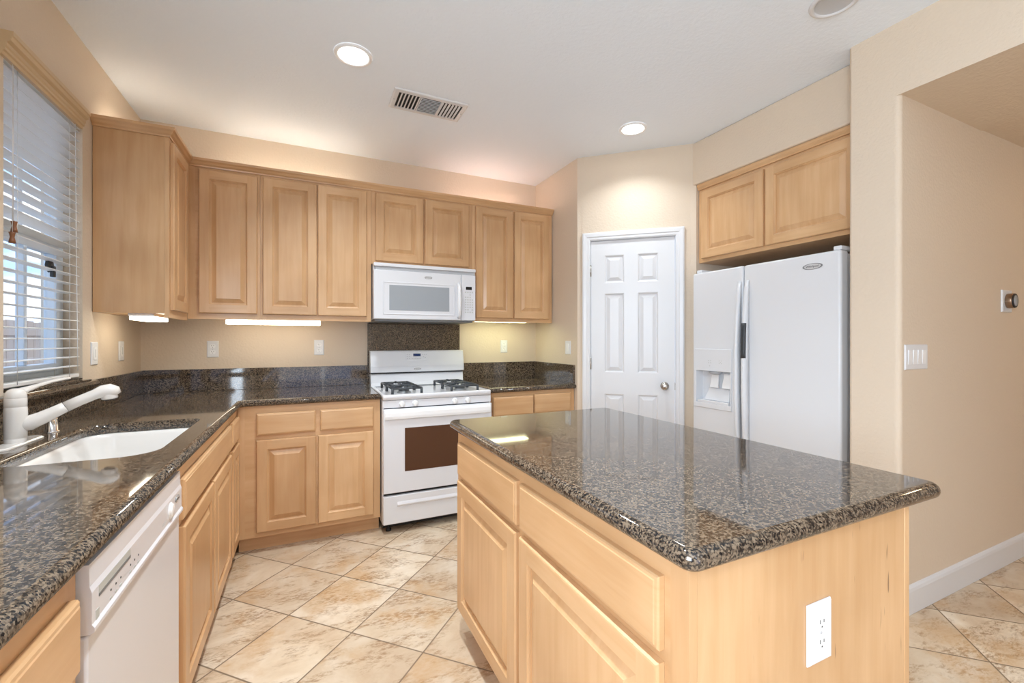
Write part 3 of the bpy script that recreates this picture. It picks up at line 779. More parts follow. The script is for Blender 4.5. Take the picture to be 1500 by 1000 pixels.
# ------------------------------------------------------------------ sink
sk = thing('kitchen_sink', 'white undermount sink basin set into the left granite worktop', 'sink', (-0.62, 2.03, 0.70))
mb = MB(M_sink)
def rl(o, z, ex=0.0):
    x0, y0, x1, y1 = -0.815 - o, 1.692 - o, -0.425 + o, 2.395 + o
    rr = [max(0.02, q + o) for q in (0.09, 0.10, 0.05, 0.09)]
    return [(x, y, z) for x, y in rpoly(x0, y0, x1, y1, rr, 8)]
Ls = [rl(0.014, 0.868), rl(0.014, 0.8738), rl(0.004, 0.8738), rl(-0.004, 0.870), rl(-0.010, 0.855), rl(-0.018, 0.79), rl(-0.026, 0.74), rl(-0.040, 0.718), rl(-0.060, 0.706), rl(-0.09, 0.702)]
rows = mb.loops(Ls, 0, False, True, True)
Lo = [rl(0.014, 0.868), rl(0.004, 0.862), rl(-0.006, 0.79), rl(-0.014, 0.735), rl(-0.05, 0.695), rl(-0.09, 0.692)]
mb.loops(Lo, 0, False, True, True)
bmesh.ops.remove_doubles(mb.bm, verts=mb.bm.verts, dist=1e-6)
mb.build('basin', sk)
mb = MB(M_sink)
mb.box((-0.795, 1.945, 0.70), (-0.445, 1.965, 0.815), 0, 0.008, 3); mb.build('divider', sk)
for y in (1.81, 2.17):
    mb = MB(M_chrome); mb.lathe((-0.62, y, 0.7025), (0, 0, 1), [(0.045, 0), (0.044, 0.003), (0.034, 0.003), (0.030, -0.0005), (0.0, -0.0005)], 0, 28); mb.build('drain', sk)
mb = MB(M_lgrey)
for (x, z) in ((-0.49, 0.832), (-0.488, 0.822)): mb.tube([(x, 2.3845, z), (x - 0.012, 2.3845, z + 0.004)], 0.002, 0, 6)
mb.build('overflow_slot', sk)

# ------------------------------------------------------------------ faucet
fx, fy = -0.888, 2.052
fa = thing('kitchen_faucet', 'off-white single-lever pull-out faucet behind the sink', 'faucet', (fx, fy, 0.914))
mb = MB(M_faucet)
ov = rpoly(fx - 0.030, fy - 0.125, fx + 0.030, fy + 0.125, 0.029, 8)
mb.loops([[(x, y, 0.9142) for x, y in ov], [(x, y, 0.918) for x, y in ov], [(x, y, 0.9215) for x, y in offset(ov, 0.005)]], 0, True, True, False); mb.build('deck_plate', fa)
mb = MB(M_faucet, M_lgrey)
mb.lathe((fx, fy, 0.9216), (0, 0, 1), [(0.027, 0.0), (0.0275, 0.012), (0.0262, 0.014), (0.0275, 0.016), (0.0278, 0.05), (0.0285, 0.10), (0.0275, 0.118), (0.0265, 0.1195), (0.0275, 0.121), (0.0272, 0.148), (0.026, 0.150)], 0, 36); mb.build('body', fa)
mb = MB(M_faucet)
mb.lathe((fx, fy, 1.0718), (0, 0, 1), [(0.0268, 0.0), (0.0268, 0.006), (0.025, 0.017), (0.019, 0.026), (0.010, 0.031), (0.0, 0.032)], 0, 32)
ld = Vector((0.30, 0.95, 0)).normalized(); base = Vector((fx, fy, 1.083))
P_ = [base + ld * s + Vector((0, 0, h)) for s, h in ((0.0, 0.004), (0.035, 0.012), (0.08, 0.022), (0.13, 0.031), (0.18, 0.036), (0.205, 0.037), (0.212, 0.037))]
mb.tube(P_, [0.020, 0.015, 0.0095, 0.0085, 0.009, 0.0085, 0.003], 0, 16, flat=0.7)
mb.build('lever', fa)
sd = Vector((0.93, 0.36, 0)).normalized(); b0 = Vector((fx, fy, 0.974))
mb = MB(M_faucet)
Q = [b0 + sd * s + Vector((0, 0, h)) for s, h in ((0.0, 0.0), (0.03, 0.008), (0.06, 0.022), (0.10, 0.044), (0.118, 0.054))]
mb.tube(Q, [0.020, 0.026, 0.0225, 0.0195, 0.0190], 0, 20); mb.build('spout', fa)
mb = MB(M_faucet)
Q = [b0 + sd * s + Vector((0, 0, h)) for s, h in ((0.119, 0.0545), (0.155, 0.073), (0.195, 0.092), (0.215, 0.100), (0.232, 0.102), (0.246, 0.096), (0.253, 0.086))]
mb.tube(Q, [0.0188, 0.0180, 0.0185, 0.024, 0.0265, 0.025, 0.017], 0, 20); 
hc = b0 + sd * 0.232 + Vector((0, 0, 0.098))
mb.lathe(hc, (0.10, 0.04, -1), [(0.0225, 0.0), (0.0245, 0.022), (0.0235, 0.026)], 0, 24); mb.build('spray_head', fa)
mb = MB(M_dark); mb.lathe(hc + Vector((0.002, 0.001, -0.0255)), (0.10, 0.04, -1), [(0.0, 0), (0.0165, 0.0), (0.016, 0.005), (0.0, 0.005)], 0, 20); mb.build('nozzle', fa)
ag = thing('air_gap', 'small chrome air gap cap behind the faucet spout', 'air gap', (-0.885, 2.272, 0.914))
mb = MB(M_chrome); mb.lathe((-0.885, 2.272, 0.9143), (0, 0, 1), [(0.024, 0), (0.024, 0.003), (0.019, 0.005), (0.019, 0.048), (0.017, 0.054), (0.008, 0.057), (0, 0.057)], 0, 28); mb.build('cap', ag)

# ------------------------------------------------------------------ wall plates
def plate(f, u, z, w=0.070, h=0.116, kind='outlet', label='', group=None, gangs=1, name='outlet'):
    cat = {'outlet': 'outlet', 'rocker': 'switch', 'toggle': 'switch', 'dimmer': 'switch', 'blank': 'switch'}[kind]
    t = thing(name, label, cat, f(u, z - h / 2, 0), group)
    mb = MB(M_plate)
    mb.rings(f, u - w / 2, u + w / 2, z - h / 2, z + h / 2, [(0, 0.0008), (0.0005, 0.003), (0.004, 0.0062), (0.006, 0.0065)]); mb.build('cover_plate', t)
    if kind == 'outlet':
        for dz in (0.0205, -0.0205):
            mb = MB(M_plastic, M_dark)
            c = f(u, z + dz, 0.0065)
            pts = []
            for k in range(24):
                a = 2 * PI * k / 24; pts.append((0.0165 * math.cos(a), max(-0.0125, min(0.0125, 0.0175 * math.sin(a)))))
            mb.loops([[f(u + p, z + dz + q, 0.0064) for p, q in pts], [f(u + p, z + dz + q, 0.0085) for p, q in pts]], 0, True, True)
            for du, hh in ((-0.0063, 0.0042), (0.0063, 0.0036)):
                mb.fbox(f, u + du - 0.0011, u + du + 0.0011, z + dz + 0.002 - hh + 0.002, z + dz + 0.002 + hh + 0.002, 0.0084, 0.0088, 1)
            mb.fbox(f, u - 0.0018, u + 0.0018, z + dz - 0.0085, z + dz - 0.0055, 0.0084, 0.0088, 1)
            mb.build('receptacle', t)
        mb = MB(M_lgrey); mb.lathe(f(u, z, 0.0066), f.n, [(0.0028, 0), (0.002, 0.001), (0, 0.001)], 0, 10); mb.build('screw', t)
    else:
        for g_ in range(gangs):
            uu = u + (g_ - (gangs - 1) / 2) * 0.046 * (1 if gangs < 3 else 0.92)
            mb = MB(M_plastic)
            if kind in ('rocker', 'toggle'):
                w2 = 0.0165; h2 = 0.033
                P = [f(uu - w2, z - h2, 0.0064), f(uu + w2, z - h2, 0.0064), f(uu + w2, z + h2, 0.0064), f(uu - w2, z + h2, 0.0064),
                     f(uu - w2, z - h2, 0.0078), f(uu + w2, z - h2, 0.0078), f(uu + w2, z + h2, 0.0105), f(uu - w2, z + h2, 0.0105)]
                mb.hexa(P, 0, 0.0008, 1)
                mb.build('rocker', t)
            else:
                mb.fbox(f, uu - 0.0165, uu + 0.0165, z - 0.033, z + 0.033, 0.0064, 0.0085, 0, 0.001, 1)
                mb.build('switch_insert', t)
                mb = MB(M_lgrey); mb.fbox(f, uu - 0.0022, uu + 0.0022, z - 0.020, z + 0.022, 0.0085, 0.0092)
                mb.build('slider_slot', t)
    return t
FWL = F((XL, 0, 0), (0, 1, 0), (1, 0, 0)); FWB = F((0, YB, 0), (1, 0, 0), (0, -1, 0)); FWS = F((1.97, 0, 0), (0, -1, 0), (-1, 0, 0)); FWH = F((0, 1.055, 0), (1, 0, 0), (0, -1, 0))
plate(FWL, 2.955, 1.197, 0.075, 0.118, 'dimmer', 'white dimmer switch on the left wall right beside the window', None, name='wall_switch')
plate(FWL, 3.320, 1.202, 0.075, 0.116, 'dimmer', 'white switch on the left wall near the back corner', None, name='wall_switch')
plate(FWB, -0.590, 1.203, 0.070, 0.116, 'outlet', 'white outlet on the back wall nearest the left corner', 'back wall outlets')
plate(FWB, 0.090, 1.209, 0.070, 0.116, 'outlet', 'white outlet on the back wall just left of the range', 'back wall outlets')
plate(FWB, 1.640, 1.208, 0.068, 0.114, 'outlet', 'white outlet on the yellowish wall right of the range', 'back wall outlets')
plate(FWS, -3.09, 1.204, 0.080, 0.112, 'rocker', 'white rocker switch on the side wall next to the pantry door', None, name='wall_switch')
plate(F((0, 0.555, 0), (1, 0, 0), (0, -1, 0)), 0.967, 0.660, 0.080, 0.126, 'outlet', 'white outlet on the near end panel of the island')
plate(FWH, 2.594, 1.187, 0.205, 0.117, 'rocker', 'white four-gang rocker switch on the right hand hall wall', None, 4, name='wall_switch')
th = thing('thermostat', 'round bronze-ringed thermostat on a white square plate', 'thermostat', FWH(3.59, 1.43, 0))
mb = MB(M_plate); mb.rings(FWH, 3.527, 3.652, 1.424, 1.549, [(0, 0.0008), (0.001, 0.006), (0.004, 0.009)]); mb.build('wall_plate', th)
mb = MB(M_bronze); mb.lathe(FWH(3.59, 1.487, 0.009), (0, -1, 0), [(0.040, 0), (0.0415, 0.004), (0.0415, 0.024), (0.040, 0.027)], 0, 40); mb.build('ring', th)
mb = MB(M_black); mb.lathe(FWH(3.59, 1.487, 0.0362), (0, -1, 0), [(0.040, 0), (0.0395, 0.004), (0.034, 0.0052), (0.0, 0.0055)], 0, 40); mb.build('bezel', th)
mb = MB(M_mwglass); mb.lathe(FWH(3.59, 1.487, 0.0418), (0, -1, 0), [(0.030, 0), (0.029, 0.001), (0.0, 0.0015)], 0, 36); mb.build('screen', th)

# ------------------------------------------------------------------ under- and over-cabinet lamps
gF = 'under-cabinet fluorescent lights'
def fixture(label, a, b, mtl, group=gF, name='under_cabinet_light', up=False):
    ax, ay, az = a; bx, by, bz = b
    t = thing(name, label, 'light', ((ax + bx) / 2, (ay + by) / 2, az), group)
    h = bz - az
    if not up:
        mb = MB(M_plastic); mb.box((ax, ay, az + h * 0.6), b, 0, 0.002); mb.build('housing', t)
        mb = MB(mtl); mb.box((ax + 0.004, ay + 0.004, az), (bx - 0.004, by - 0.004, az + h * 0.6 - 0.0005), 0, 0.004); mb.build('diffuser', t)
    else:
        mb = MB(M_plastic); mb.box(a, (bx, by, az + h * 0.5), 0, 0.002); mb.build('housing', t)
        mb = MB(mtl); mb.tube([((ax + bx) / 2 if by - ay > bx - ax else ax + 0.01, ay + 0.01 if by - ay > bx - ax else (ay + by) / 2, az + h * 0.5 + 0.007),
                               ((ax + bx) / 2 if by - ay > bx - ax else bx - 0.01, by - 0.01 if by - ay > bx - ax else (ay + by) / 2, az + h * 0.5 + 0.007)], 0.0065, 0, 12); mb.build('tube', t)
    return t
fixture('lit light bar under the left corner wall cabinet beside the window', (-0.855, 2.965, 1.374), (-0.745, 3.26, 1.4095), M_tubeA)
fixture('long lit white light bar under the tall two-door wall cabinet', (-0.478, 3.37, 1.370), (0.096, 3.44, 1.4215), M_tubeA)
fixture('greenish-white light bar under the wall cabinet right of the microwave', (1.28, 3.38, 1.4185), (1.76, 3.48, 1.4375), M_tubeB)
gT = 'lamps hidden on top of the wall cabinets'
fixture('warm tube light on top of the left wall cabinet', (-0.93, 3.05, 2.3725), (-0.89, 3.35, 2.398), M_tubeT, gT, 'over_cabinet_light', True)
fixture('warm tube light on top of the back wall cabinets, left end', (-0.50, 3.53, 2.3725), (0.35, 3.57, 2.398), M_tubeT, gT, 'over_cabinet_light', True)
fixture('pinkish tube light on top of the back wall cabinets, right end', (1.10, 3.53, 2.3725), (1.80, 3.57, 2.398), M_tubeP, gT, 'over_cabinet_light', True)
# hall lamp
hl = thing('hall_ceiling_light', 'warm round ceiling light in the side hall', 'ceiling light', (4.9, 0.1, 2.42))
mb = MB(M_lampH); mb.lathe((4.9, 0.1, 2.4185), (0, 0, -1), [(0.16, 0), (0.15, 0.03), (0.10, 0.055), (0, 0.065)], 0, 36); mb.build('bowl', hl)

# ------------------------------------------------------------------ brand emblem
def emblem(parent, f, u, z, n, w, h, text=True, dark=False):
    mb = MB(M_grey, M_emb)
    for rr, nn, mi in ((1.0, 0.0, 0), (0.84, 0.0008, 1)):
        pts = [(w / 2 * rr * math.cos(2 * PI * k / 32), h / 2 * rr * math.sin(2 * PI * k / 32)) for k in range(32)]
        mb.loops([[f(u + a, z + b, n + nn) for a, b in pts], [f(u + a, z + b, n + nn + 0.0008) for a, b in pts]], mi, True, True)
    o = mb.build('emblem', parent)
    cu = bpy.data.curves.new('emblem_lettering', 'FONT'); cu.body = 'Whirlpool'; cu.size = h * 0.48; cu.align_x = 'CENTER'; cu.align_y = 'CENTER'; cu.extrude = 0.0001
    to = bpy.data.objects.new('emblem_lettering', cu); COL.objects.link(to)
    bpy.context.view_layer.update()
    me = bpy.data.meshes.new_from_object(to.evaluated_get(bpy.context.evaluated_depsgraph_get()))
    bpy.data.objects.remove(to)
    me.materials.clear(); me.materials.append(M_dark)
    Mx = Matrix((f.u, f.v, f.n)).transposed().to_4x4()
    Mx.translation = f(u, z, n + 0.0019) - Vector(parent['_w'])
    me.transform(Mx)
    lo = bpy.data.objects.new('emblem_lettering', me); COL.objects.link(lo); lo.parent = o
    return o

# ------------------------------------------------------------------ range
FR = F((0, 2.94, 0), (1, 0, 0), (0, -1, 0))
RX0, RX1 = 0.450, 1.208
rg = thing('gas_range', 'white freestanding gas range with brown oven window and black grates', 'range', (0.829, 3.27, 0))
mb = MB(M_white); mb.box((RX0, 2.941, 0.062), (RX1, 3.615, 0.872), 0, 0.002); mb.build('body', rg)
mb = MB(M_black); mb.box((RX0 + 0.01, 2.936, 0.25), (RX1 - 0.01, 2.9405, 0.83)); mb.build('door_seal', rg)
mb = MB(M_white)
# cooktop tray: raised rim and recessed well
z1 = 0.908
L = []
def crect(i, z, r0=0.012):
    return [(x, y, z) for x, y in rpoly(RX0 + i, 2.918 + i, RX1 - i, 3.60 - i * 0.5, max(0.004, r0), 4)]
mb.loops([crect(0, 0.8735), crect(0, z1 - 0.006), crect(0.002, z1 - 0.002), crect(0.006, z1), crect(0.030, z1), crect(0.036, z1 - 0.006), crect(0.046, z1 - 0.008)], 0, True, True, True)
mb.build('cooktop', rg)
mb = MB(M_white); mb.fbox(FR, RX0 + 0.002, RX1 - 0.002, 0.822, 0.8705, 0.0, 0.016, 0, 0.002)
mb.build('control_panel', rg)
for ku in (0.572, 0.660, 0.935, 1.030):
    mb = MB(M_plastic)
    mb.lathe(FR(ku, 0.845, 0.0162), (0, -1, 0), [(0.020, 0), (0.020, 0.004), (0.017, 0.016), (0.014, 0.019), (0, 0.019)], 0, 24)
    mb.fbox(FR, ku - 0.005, ku + 0.005, 0.828, 0.862, 0.030, 0.040, 0, 0.002); mb.build('burner_knob', rg)
    mb = MB(M_pgrey)
    for a in (0.5, 1.2, 2.0): mb.fbox(FR, ku + 0.027 * math.cos(a) - 0.001, ku + 0.027 * math.cos(a) + 0.001, 0.845 + 0.02 * math.sin(a) - 0.001, 0.845 + 0.02 * math.sin(a) + 0.001, 0.0161, 0.0165)
    mb.build('dial_mark', rg)
# oven door
mb = MB(M_white); mb.fbox(FR, RX0 + 0.001, RX1 - 0.001, 0.268, 0.816, 0.001, 0.034, 0, 0.006, 3)
od = mb.build('oven_door', rg)
mb = MB(M_ovenglass); mb.fbox(FR, 0.588, 1.070, 0.403, 0.688, 0.0335, 0.0355, 0, 0.0008, 1); mb.build('oven_window', od)
mb = MB(M_plastic)
hp = [(0.0345, 0.756), (0.040, 0.749), (0.046, 0.752), (0.048, 0.768), (0.046, 0.792), (0.041, 0.805), (0.0345, 0.808)]
mb.loops([[FR(u, z, n) for n, z in hp] for u in (RX0 + 0.010, RX1 - 0.014)], 0, True, True, False); mb.build('oven_handle', od)
mb = MB(M_white)
mb.fbox(FR, RX0 + 0.001, RX1 - 0.001, 0.065, 0.250, 0.001, 0.030, 0, 0.006, 3)
dr = mb.build('storage_drawer', rg)
mb = MB(M_white)
hp = [(0.0302, 0.178), (0.036, 0.181), (0.038, 0.190), (0.034, 0.200), (0.0302, 0.208)]
mb.loops([[FR(u, z, n) for n, z in hp] for u in (RX0 + 0.09, RX1 - 0.09)], 0, True, True); mb.build('drawer_grip', dr)
for x in (RX0 + 0.045, RX1 - 0.045):
    for y in (2.985, 3.57):
        mb = MB(M_black); mb.lathe((x, y, 0.0005), (0, 0, 1), [(0.018, 0), (0.018, 0.014), (0.010, 0.018), (0.010, 0.062)], 0, 16, True); mb.build('levelling_foot', rg)
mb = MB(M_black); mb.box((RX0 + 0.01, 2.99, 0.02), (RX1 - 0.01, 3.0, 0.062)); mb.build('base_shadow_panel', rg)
# backguard
mb = MB(M_white)
bgp = [(3.612, 0.905), (3.520, 0.905), (3.534, 0.93), (3.545, 1.000), (3.612, 1.000)]
mb.loops([[(x, y, z) for y, z in bgp] for x in (RX0 + 0.004, RX1 - 0.004)], 0, True, True); mb.build('rear_riser', rg)
mb = MB(M_black); mb.box((RX0 + 0.012, 3.536, 1.0005), (RX1 - 0.012, 3.61, 1.0105)); mb.build('vent_gap', rg)
mb = MB(M_white)
bgp = [(3.612, 1.011), (3.530, 1.011), (3.524, 1.016), (3.524, 1.06), (3.531, 1.10), (3.545, 1.172), (3.553, 1.181), (3.612, 1.183)]
mb.loops([[(x, y, z) for y, z in bgp] for x in (RX0 + 0.001, RX1 - 0.001)], 0, True, True)
bgd = mb.build('backguard', rg)
FG = F((0, 3.5385, 1.135), (1, 0, 0), (0, -1, 0)); FG.v = Vector((0, 0.19, 0.98)).normalized(); FG.n = Vector((0, -0.98, 0.19)).normalized()
mb = MB(M_lgrey, M_white); mb.fbox(FG, 0.725, 0.905, -0.034, 0.030, -0.001, 0.0025, 1, 0.001, 1); pn = mb.build('clock_panel', bgd)
mb = MB(M_display); mb.fbox(FG, 0.783, 0.843, 0.000, 0.022, 0.0026, 0.0036); mb.build('clock_display', bgd)
mb = MB(M_lgrey)
for (a, b) in [(0.735, 0.016), (0.752, 0.016), (0.735, 0.000), (0.752, 0.0), (0.735, -0.018), (0.752, -0.018), (0.858, 0.014), (0.874, 0.014), (0.890, 0.014), (0.866, -0.006), (0.880, -0.012)] + [(0.775 + 0.0135 * k, -0.018) for k in range(6)]:
    mb.fbox(FG, a - 0.004, a + 0.004, b - 0.003, b + 0.003, 0.0026, 0.0032)
mb.build('touch_buttons', bgd)
emblem(rg, F((0, 3.524, 0), (1, 0, 0), (0, -1, 0)), 0.815, 1.034, 0.0005, 0.058, 0.016)
# burners and grates
for gx in (0.62, 1.03):
    for gy in (3.095, 3.331):
        mb = MB(M_grey); mb.lathe((gx, gy, 0.9005), (0, 0, 1), [(0.050, 0), (0.046, 0.006), (0.034, 0.010), (0.034, 0.014)], 0, 28); b = mb.build('burner', rg)
        mb = MB(M_iron); mb.lathe((gx, gy, 0.9147), (0, 0, 1), [(0.036, 0), (0.037, 0.004), (0.030, 0.008), (0, 0.009)], 0, 28); mb.build('burner_cap', rg)
    mb = MB(M_iron); zt = 0.940; hw = 0.098
    y0, y1 = 2.965, 3.475
    def bar(p, q, w=0.0072): mb.tube([p, q], w, 0, 6)
    for yy0, yy1 in ((2.985, 3.205), (3.222, 3.440)):
        ym = (yy0 + yy1) / 2
        c4 = [(gx - hw, yy0), (gx + hw, yy0), (gx + hw, yy1), (gx - hw, yy1)]
        for i in range(4):
            p, q = c4[i], c4[(i + 1) % 4]
            bar((*p, zt), (*q, zt)); bar((*p, 0.9015), (*p, zt), 0.0095)
        for a, b in (((gx - hw, ym), (gx - 0.03, ym)), ((gx + hw, ym), (gx + 0.03, ym)), ((gx, yy0), (gx, ym - 0.03)), ((gx, yy1), (gx, ym + 0.03))):
            bar((*a, zt), (*b, zt + 0.004), 0.0072); mb.box((a[0] * 0.72 + b[0] * 0.28 - 0.006, a[1] * 0.72 + b[1] * 0.28 - 0.008, zt - 0.006), (a[0] * 0.72 + b[0] * 0.28 + 0.008, a[1] * 0.72 + b[1] * 0.28 + 0.008, zt + 0.011))
    mb.build('grate', rg)

# ------------------------------------------------------------------ microwave
FM = F((0, 3.262, 0), (1, 0, 0), (0, -1, 0))
mw = thing('microwave_oven', 'white over-the-range microwave with grey window and right-hand keypad', 'microwave', (0.825, 3.46, 1.406))
MX0, MX1 = 0.4375, 1.2135
mb = MB(M_white); mb.box((MX0 + 0.001, 3.285, 1.418), (MX1 - 0.001, 3.657, 1.8235), 0, 0.003); mb.build('case', mw)
mb = MB(M_grey); mb.box((MX0 + 0.012, 3.290, 1.4035), (MX1 - 0.012, 3.63, 1.4175), 0, 0.003); mb.build('underside_vent', mw)
mb = MB(M_white); mb.fbox(FM, MX0, MX1, 1.799, 1.8240, -0.0225, 0.014, 0, 0.004, 2); mb.build('top_trim', mw)
mb = MB(M_lgrey); mb.fbox(FM, MX0 + 0.012, MX1 - 0.004, 1.776, 1.7985, -0.0225, 0.002); mb.build('vent_grille', mw)
mb = MB(M_white); mb.fbox(FM, MX0, 1.0935, 1.4195, 1.7755, -0.0225, 0.006, 0, 0.005, 2); md = mb.build('microwave_door', mw)
mb = MB(M_white); mb.rings(FM, 0.502, 1.043, 1.452, 1.692, [(0, 0.0062), (0, 0.0082), (0.003, 0.0098), (0.006, 0.0098), (0.010, 0.0076), (0.012, 0.0070)]); mb.build('window_frame', md)
mb = MB(M_mwglass); mb.fbox(FM, 0.547, 0.998, 1.484, 1.668, 0.0072, 0.0084, 0, 0.0004, 1); mb.build('window', md)
mb = MB(M_plastic)
mb.tube([FM(1.074, 1.442, 0.006), FM(1.072, 1.455, 0.026), FM(1.070, 1.50, 0.036), FM(1.070, 1.57, 0.040), FM(1.070, 1.64, 0.036), FM(1.071, 1.690, 0.026), FM(1.073, 1.703, 0.006)], [0.012, 0.013, 0.014, 0.015, 0.014, 0.013, 0.012], 0, 12); mb.build('handle', md)
mb = MB(M_white); mb.fbox(FM, 1.0955, MX1, 1.4195, 1.7755, -0.0225, 0.006, 0, 0.004, 2); cpn = mb.build('control_panel', mw)
mb = MB(M_displayk); mb.fbox(FM, 1.133, 1.182, 1.660, 1.684, 0.0062, 0.0072); mb.build('display', cpn)
mb = MB(M_pgrey)
for r_ in range(9):
    for c_ in range(4):
        if (r_ == 1 and c_ != 2) or (r_ in (2,) and c_ == 3) or (r_ == 7 and c_ == 2): continue
        uu = 1.131 + c_ * 0.0185; zz = 1.640 - r_ * 0.0195; k = 0.0052 if not (r_ == 7) else 0.0065
        mb.fbox(FM, uu - k, uu + k, zz - 0.0048, zz + 0.0048, 0.0062, 0.0070)
mb.build('keypad_buttons', cpn)
emblem(mw, FM, 0.835, 1.736, 0.0065, 0.058, 0.022)

# ------------------------------------------------------------------ dishwasher
FD = F((-0.352, 0, 0), (0, 1, 0), (1, 0, 0))
dw = thing('dishwasher', 'white built-in dishwasher under the left worktop', 'dishwasher', (-0.66, 1.337, 0))
DY0, DY1 = 1.026, 1.648
mb = MB(M_dw); mb.box((-0.95, DY0, 0.10), (-0.385, 1.63, 0.868)); mb.build('tub', dw)
mb = MB(M_dw); mb.fbox(FD, DY0, DY1, 0.125, 0.738, -0.032, 0.0, 0, 0.005, 2); mb.build('door_panel', dw)
mb = MB(M_dw)
pr = [(-0.032, 0.745), (0.004, 0.741), (0.010, 0.745), (0.010, 0.752), (0.006, 0.758), (0.006, 0.815), (0.003, 0.826), (0.002, 0.866), (-0.032, 0.866)]
mb.loops([[FD(u, z, n) for n, z in pr] for u in (DY0, DY1)], 0)
cp_ = mb.build('control_panel', dw)
mb = MB(M_grey, M_pgrey); mb.fbox(FD, 1.055, 1.215, 0.794, 0.800, 0.0058, 0.0068); mb.fbox(FD, 1.055, 1.215, 0.800, 0.815, 0.0058, 0.0064, 1); mb.build('latch_recess', cp_)
mb = MB(M_plastic); mb.lathe(FD(1.528, 0.785, 0.006), (1, 0, 0), [(0.023, 0), (0.023, 0.0015), (0.019, 0.002), (0.0185, 0.006), (0.016, 0.007), (0, 0.007)], 0, 28); mb.build('cycle_dial', cp_)
mb = MB(M_dark)
for y in (1.110, 1.135, 1.160, 1.215, 1.240, 1.265): mb.lathe(FD(y, 0.778, 0.0058), (1, 0, 0), [(0.0022, 0), (0.0022, 0.001)], 0, 10)
mb.build('indicator_light', cp_)
mb = MB(M_pgrey)
for y in (1.110, 1.135, 1.160, 1.215, 1.240, 1.265): mb.fbox(FD, y - 0.005, y + 0.005, 0.760, 0.764, 0.0060, 0.0066)
for k in range(7): mb.fbox(FD, 1.452 + 0.007 * k, 1.453 + 0.007 * k, 0.768, 0.776, 0.0060, 0.0064)
mb.fbox(FD, 1.042, 1.056, 0.757, 0.775, 0.0060, 0.0066)
mb.build('printed_marks', cp_)
emblem(dw, FD, 1.598, 0.797, 0.006, 0.045, 0.018)
mb = MB(M_dark); mb.box((-0.95, DY0 + 0.002, 0.002), (-0.42, DY1 - 0.002, 0.098)); mb.build('toe_panel', dw)

# ------------------------------------------------------------------ refrigerator
FXF = F((2.50, 0, 0), (0, -1, 0), (-1, 0, 0))
fg = thing('refrigerator', 'white side-by-side refrigerator with ice and water dispenser', 'refrigerator', (2.87, 1.80, 0))
mb = MB(M_fridge); mb.box((2.585, 1.335, 0.03), (3.27, 2.272, 1.725), 0, 0.006); mb.build('cabinet_body', fg)
mb = MB(M_dark); mb.box((2.573, 1.345, 0.10), (2.5845, 2.262, 1.715)); mb.build('door_gasket', fg)
FZ0, FZ1 = 0.105, 1.737
mb = MB(M_fridge); mb.box((2.500, 1.884, FZ0), (2.572, 2.279, FZ1), 0, 0.012, 4)
fz = mb.build('freezer_door', fg)
cut(fz, [((2.48, 1.972, 0.835), (2.560, 2.246, 1.055))])
mb = MB(M_fridge); mb.box((2.500, 1.322, FZ0), (2.572, 1.877, FZ1), 0, 0.014, 4)
rd = mb.build('refrigerator_door', fg)
# dispenser
mb = MB(M_fridge)
mb.fbox(FXF, -2.262, -1.962, 1.055, 1.205, 0.0003, 0.005, 0, 0.003, 2); mb.fbox(FXF, -2.262, -2.246, 0.822, 1.055, 0.0003, 0.005, 0, 0.002); mb.fbox(FXF, -1.972, -1.962, 0.822, 1.055, 0.0003, 0.005, 0, 0.002)
mb.fbox(FXF, -2.262, -1.962, 0.800, 0.835, 0.0003, 0.007, 0, 0.003); dp = mb.build('dispenser_surround', fz)
mb = MB(M_fridge); mb.fbox(FXF, -2.235, -1.985, 0.8355, 0.852, -0.058, 0.004, 0, 0.002)
mb.hexa([FXF(-2.20, 0.853, -0.02), FXF(-2.0, 0.853, -0.02), FXF(-2.0, 0.853, -0.059), FXF(-2.20, 0.853, -0.059), FXF(-2.17, 0.94, -0.04), FXF(-2.01, 0.94, -0.04), FXF(-2.01, 0.94, -0.059), FXF(-2.17, 0.94, -0.059)], 0, 0.004)
mb.build('drip_tray', fz)
for a, b in ((-2.15, -2.085), (-2.055, -1.99)):
    mb = MB(M_plastic); mb.hexa([FXF(a, 0.942, -0.018), FXF(b, 0.942, -0.018), FXF(b, 0.942, -0.03), FXF(a, 0.942, -0.03), FXF(a + 0.006, 1.04, -0.035), FXF(b - 0.006, 1.04, -0.035), FXF(b - 0.006, 1.04, -0.045), FXF(a + 0.006, 1.04, -0.045)], 0, 0.003)
    mb.build('dispenser_paddle', fz)
mb = MB(M_lgrey); mb.lathe(FXF(-2.105, 1.054, -0.022), (0, 0, -1), [(0.045, 0), (0.042, 0.012), (0.020, 0.022), (0, 0.024)], 0, 24); mb.build('ice_chute', fz)
mb = MB(M_pgrey)
for du, dz in ((-0.008, 0.008), (0.008, 0.008), (-0.008, -0.006), (0.008, -0.006), (0.0, -0.028)): mb.fbox(FXF, -2.13 + du - 0.004, -2.13 + du + 0.004, 1.118 + dz - 0.002, 1.118 + dz + 0.002, 0.0052, 0.0058)
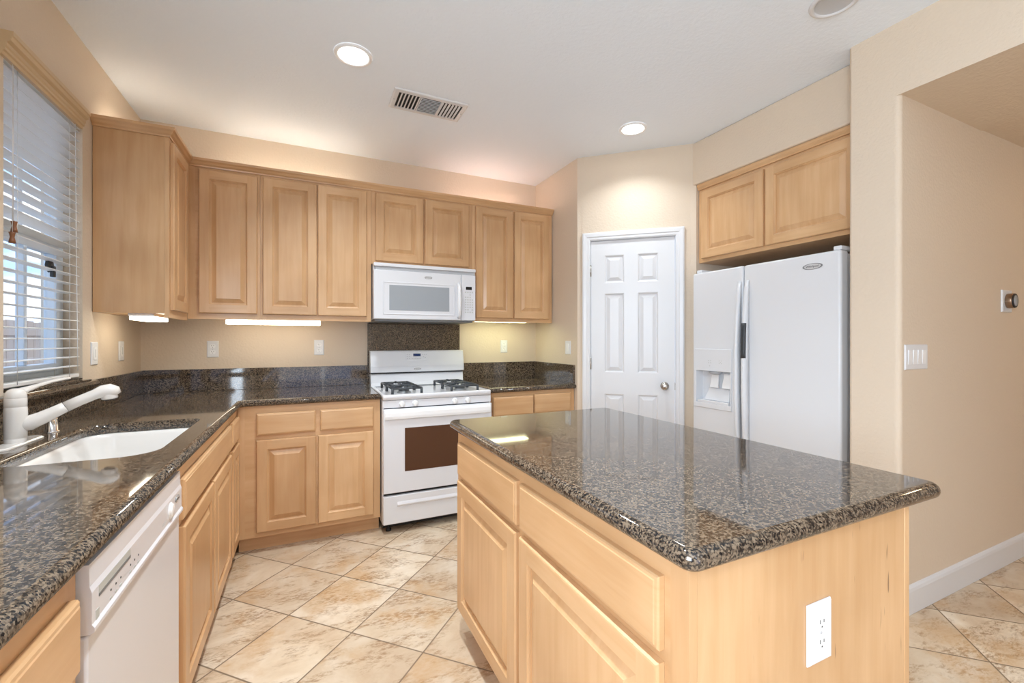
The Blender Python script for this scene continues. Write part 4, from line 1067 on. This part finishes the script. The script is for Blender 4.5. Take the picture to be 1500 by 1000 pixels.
for du, dz in ((-0.009, 0.009), (0.009, 0.009), (0, 0), (-0.009, -0.009), (0.009, -0.009)): mb.fbox(FXF, -2.045 + du - 0.003, -2.045 + du + 0.003, 1.118 + dz - 0.002, 1.118 + dz + 0.002, 0.0052, 0.0058)
mb.build('dispenser_buttons', fz)
# bowed handles
def fhandle(u, parent, sgn):
    mb = MB(M_fridge); P = []; n = 22
    for k in range(n + 1):
        t = k / n; z = 1.640 - 1.20 * t
        b = math.sin(PI * t) ** 0.55 if 0 < t < 1 else 0
        P.append((z, 0.046 * b))
    L = []
    for z, o in P:
        w = 0.014
        L.append([FXF(u - w, z, 0.0006), FXF(u + w, z, 0.0006), FXF(u + w * 0.9, z, 0.002 + o * 0.8), FXF(u + w * 0.5, z, 0.003 + o), FXF(u - w * 0.5, z, 0.003 + o), FXF(u - w * 0.9, z, 0.002 + o * 0.8)])
    mb.loops(L, 0, True, True, True); return mb.build('door_handle', parent)
fhandle(-1.905, fz, -1); hd = fhandle(-1.852, rd, 1)
mb = MB(M_dark)
L = []
for k in range(9):
    z = 1.372 - 0.218 * k / 8; t = (1.640 - z) / 1.20; o = 0.046 * math.sin(PI * t) ** 0.55 + 0.0045
    L.append([FXF(-1.852 - 0.0145, z, o * 0.7), FXF(-1.852 + 0.0145, z, o * 0.7), FXF(-1.852 + 0.0135, z, o * 0.93), FXF(-1.852 + 0.008, z, o + 0.001), FXF(-1.852 - 0.008, z, o + 0.001), FXF(-1.852 - 0.0135, z, o * 0.93)])
mb.loops(L, 0, True, True, True); mb.build('grip_pad', hd)
emblem(rd, FXF, -1.462, 1.668, 0.0008, 0.105, 0.034, dark=True)
for y in (1.345, 2.235):
    mb = MB(M_fridge); mb.box((2.515, y - 0.018, 1.7375), (2.62, y + 0.022, 1.760), 0, 0.005, 3); mb.build('hinge_cover', fg)
mb = MB(M_fridge); mb.box((2.54, 1.335, 0.002), (2.572, 2.27, 0.10), 0, 0.003); mb.build('toe_grille', fg)

for o in bpy.data.objects:
    if '_w' in o: del o['_w']
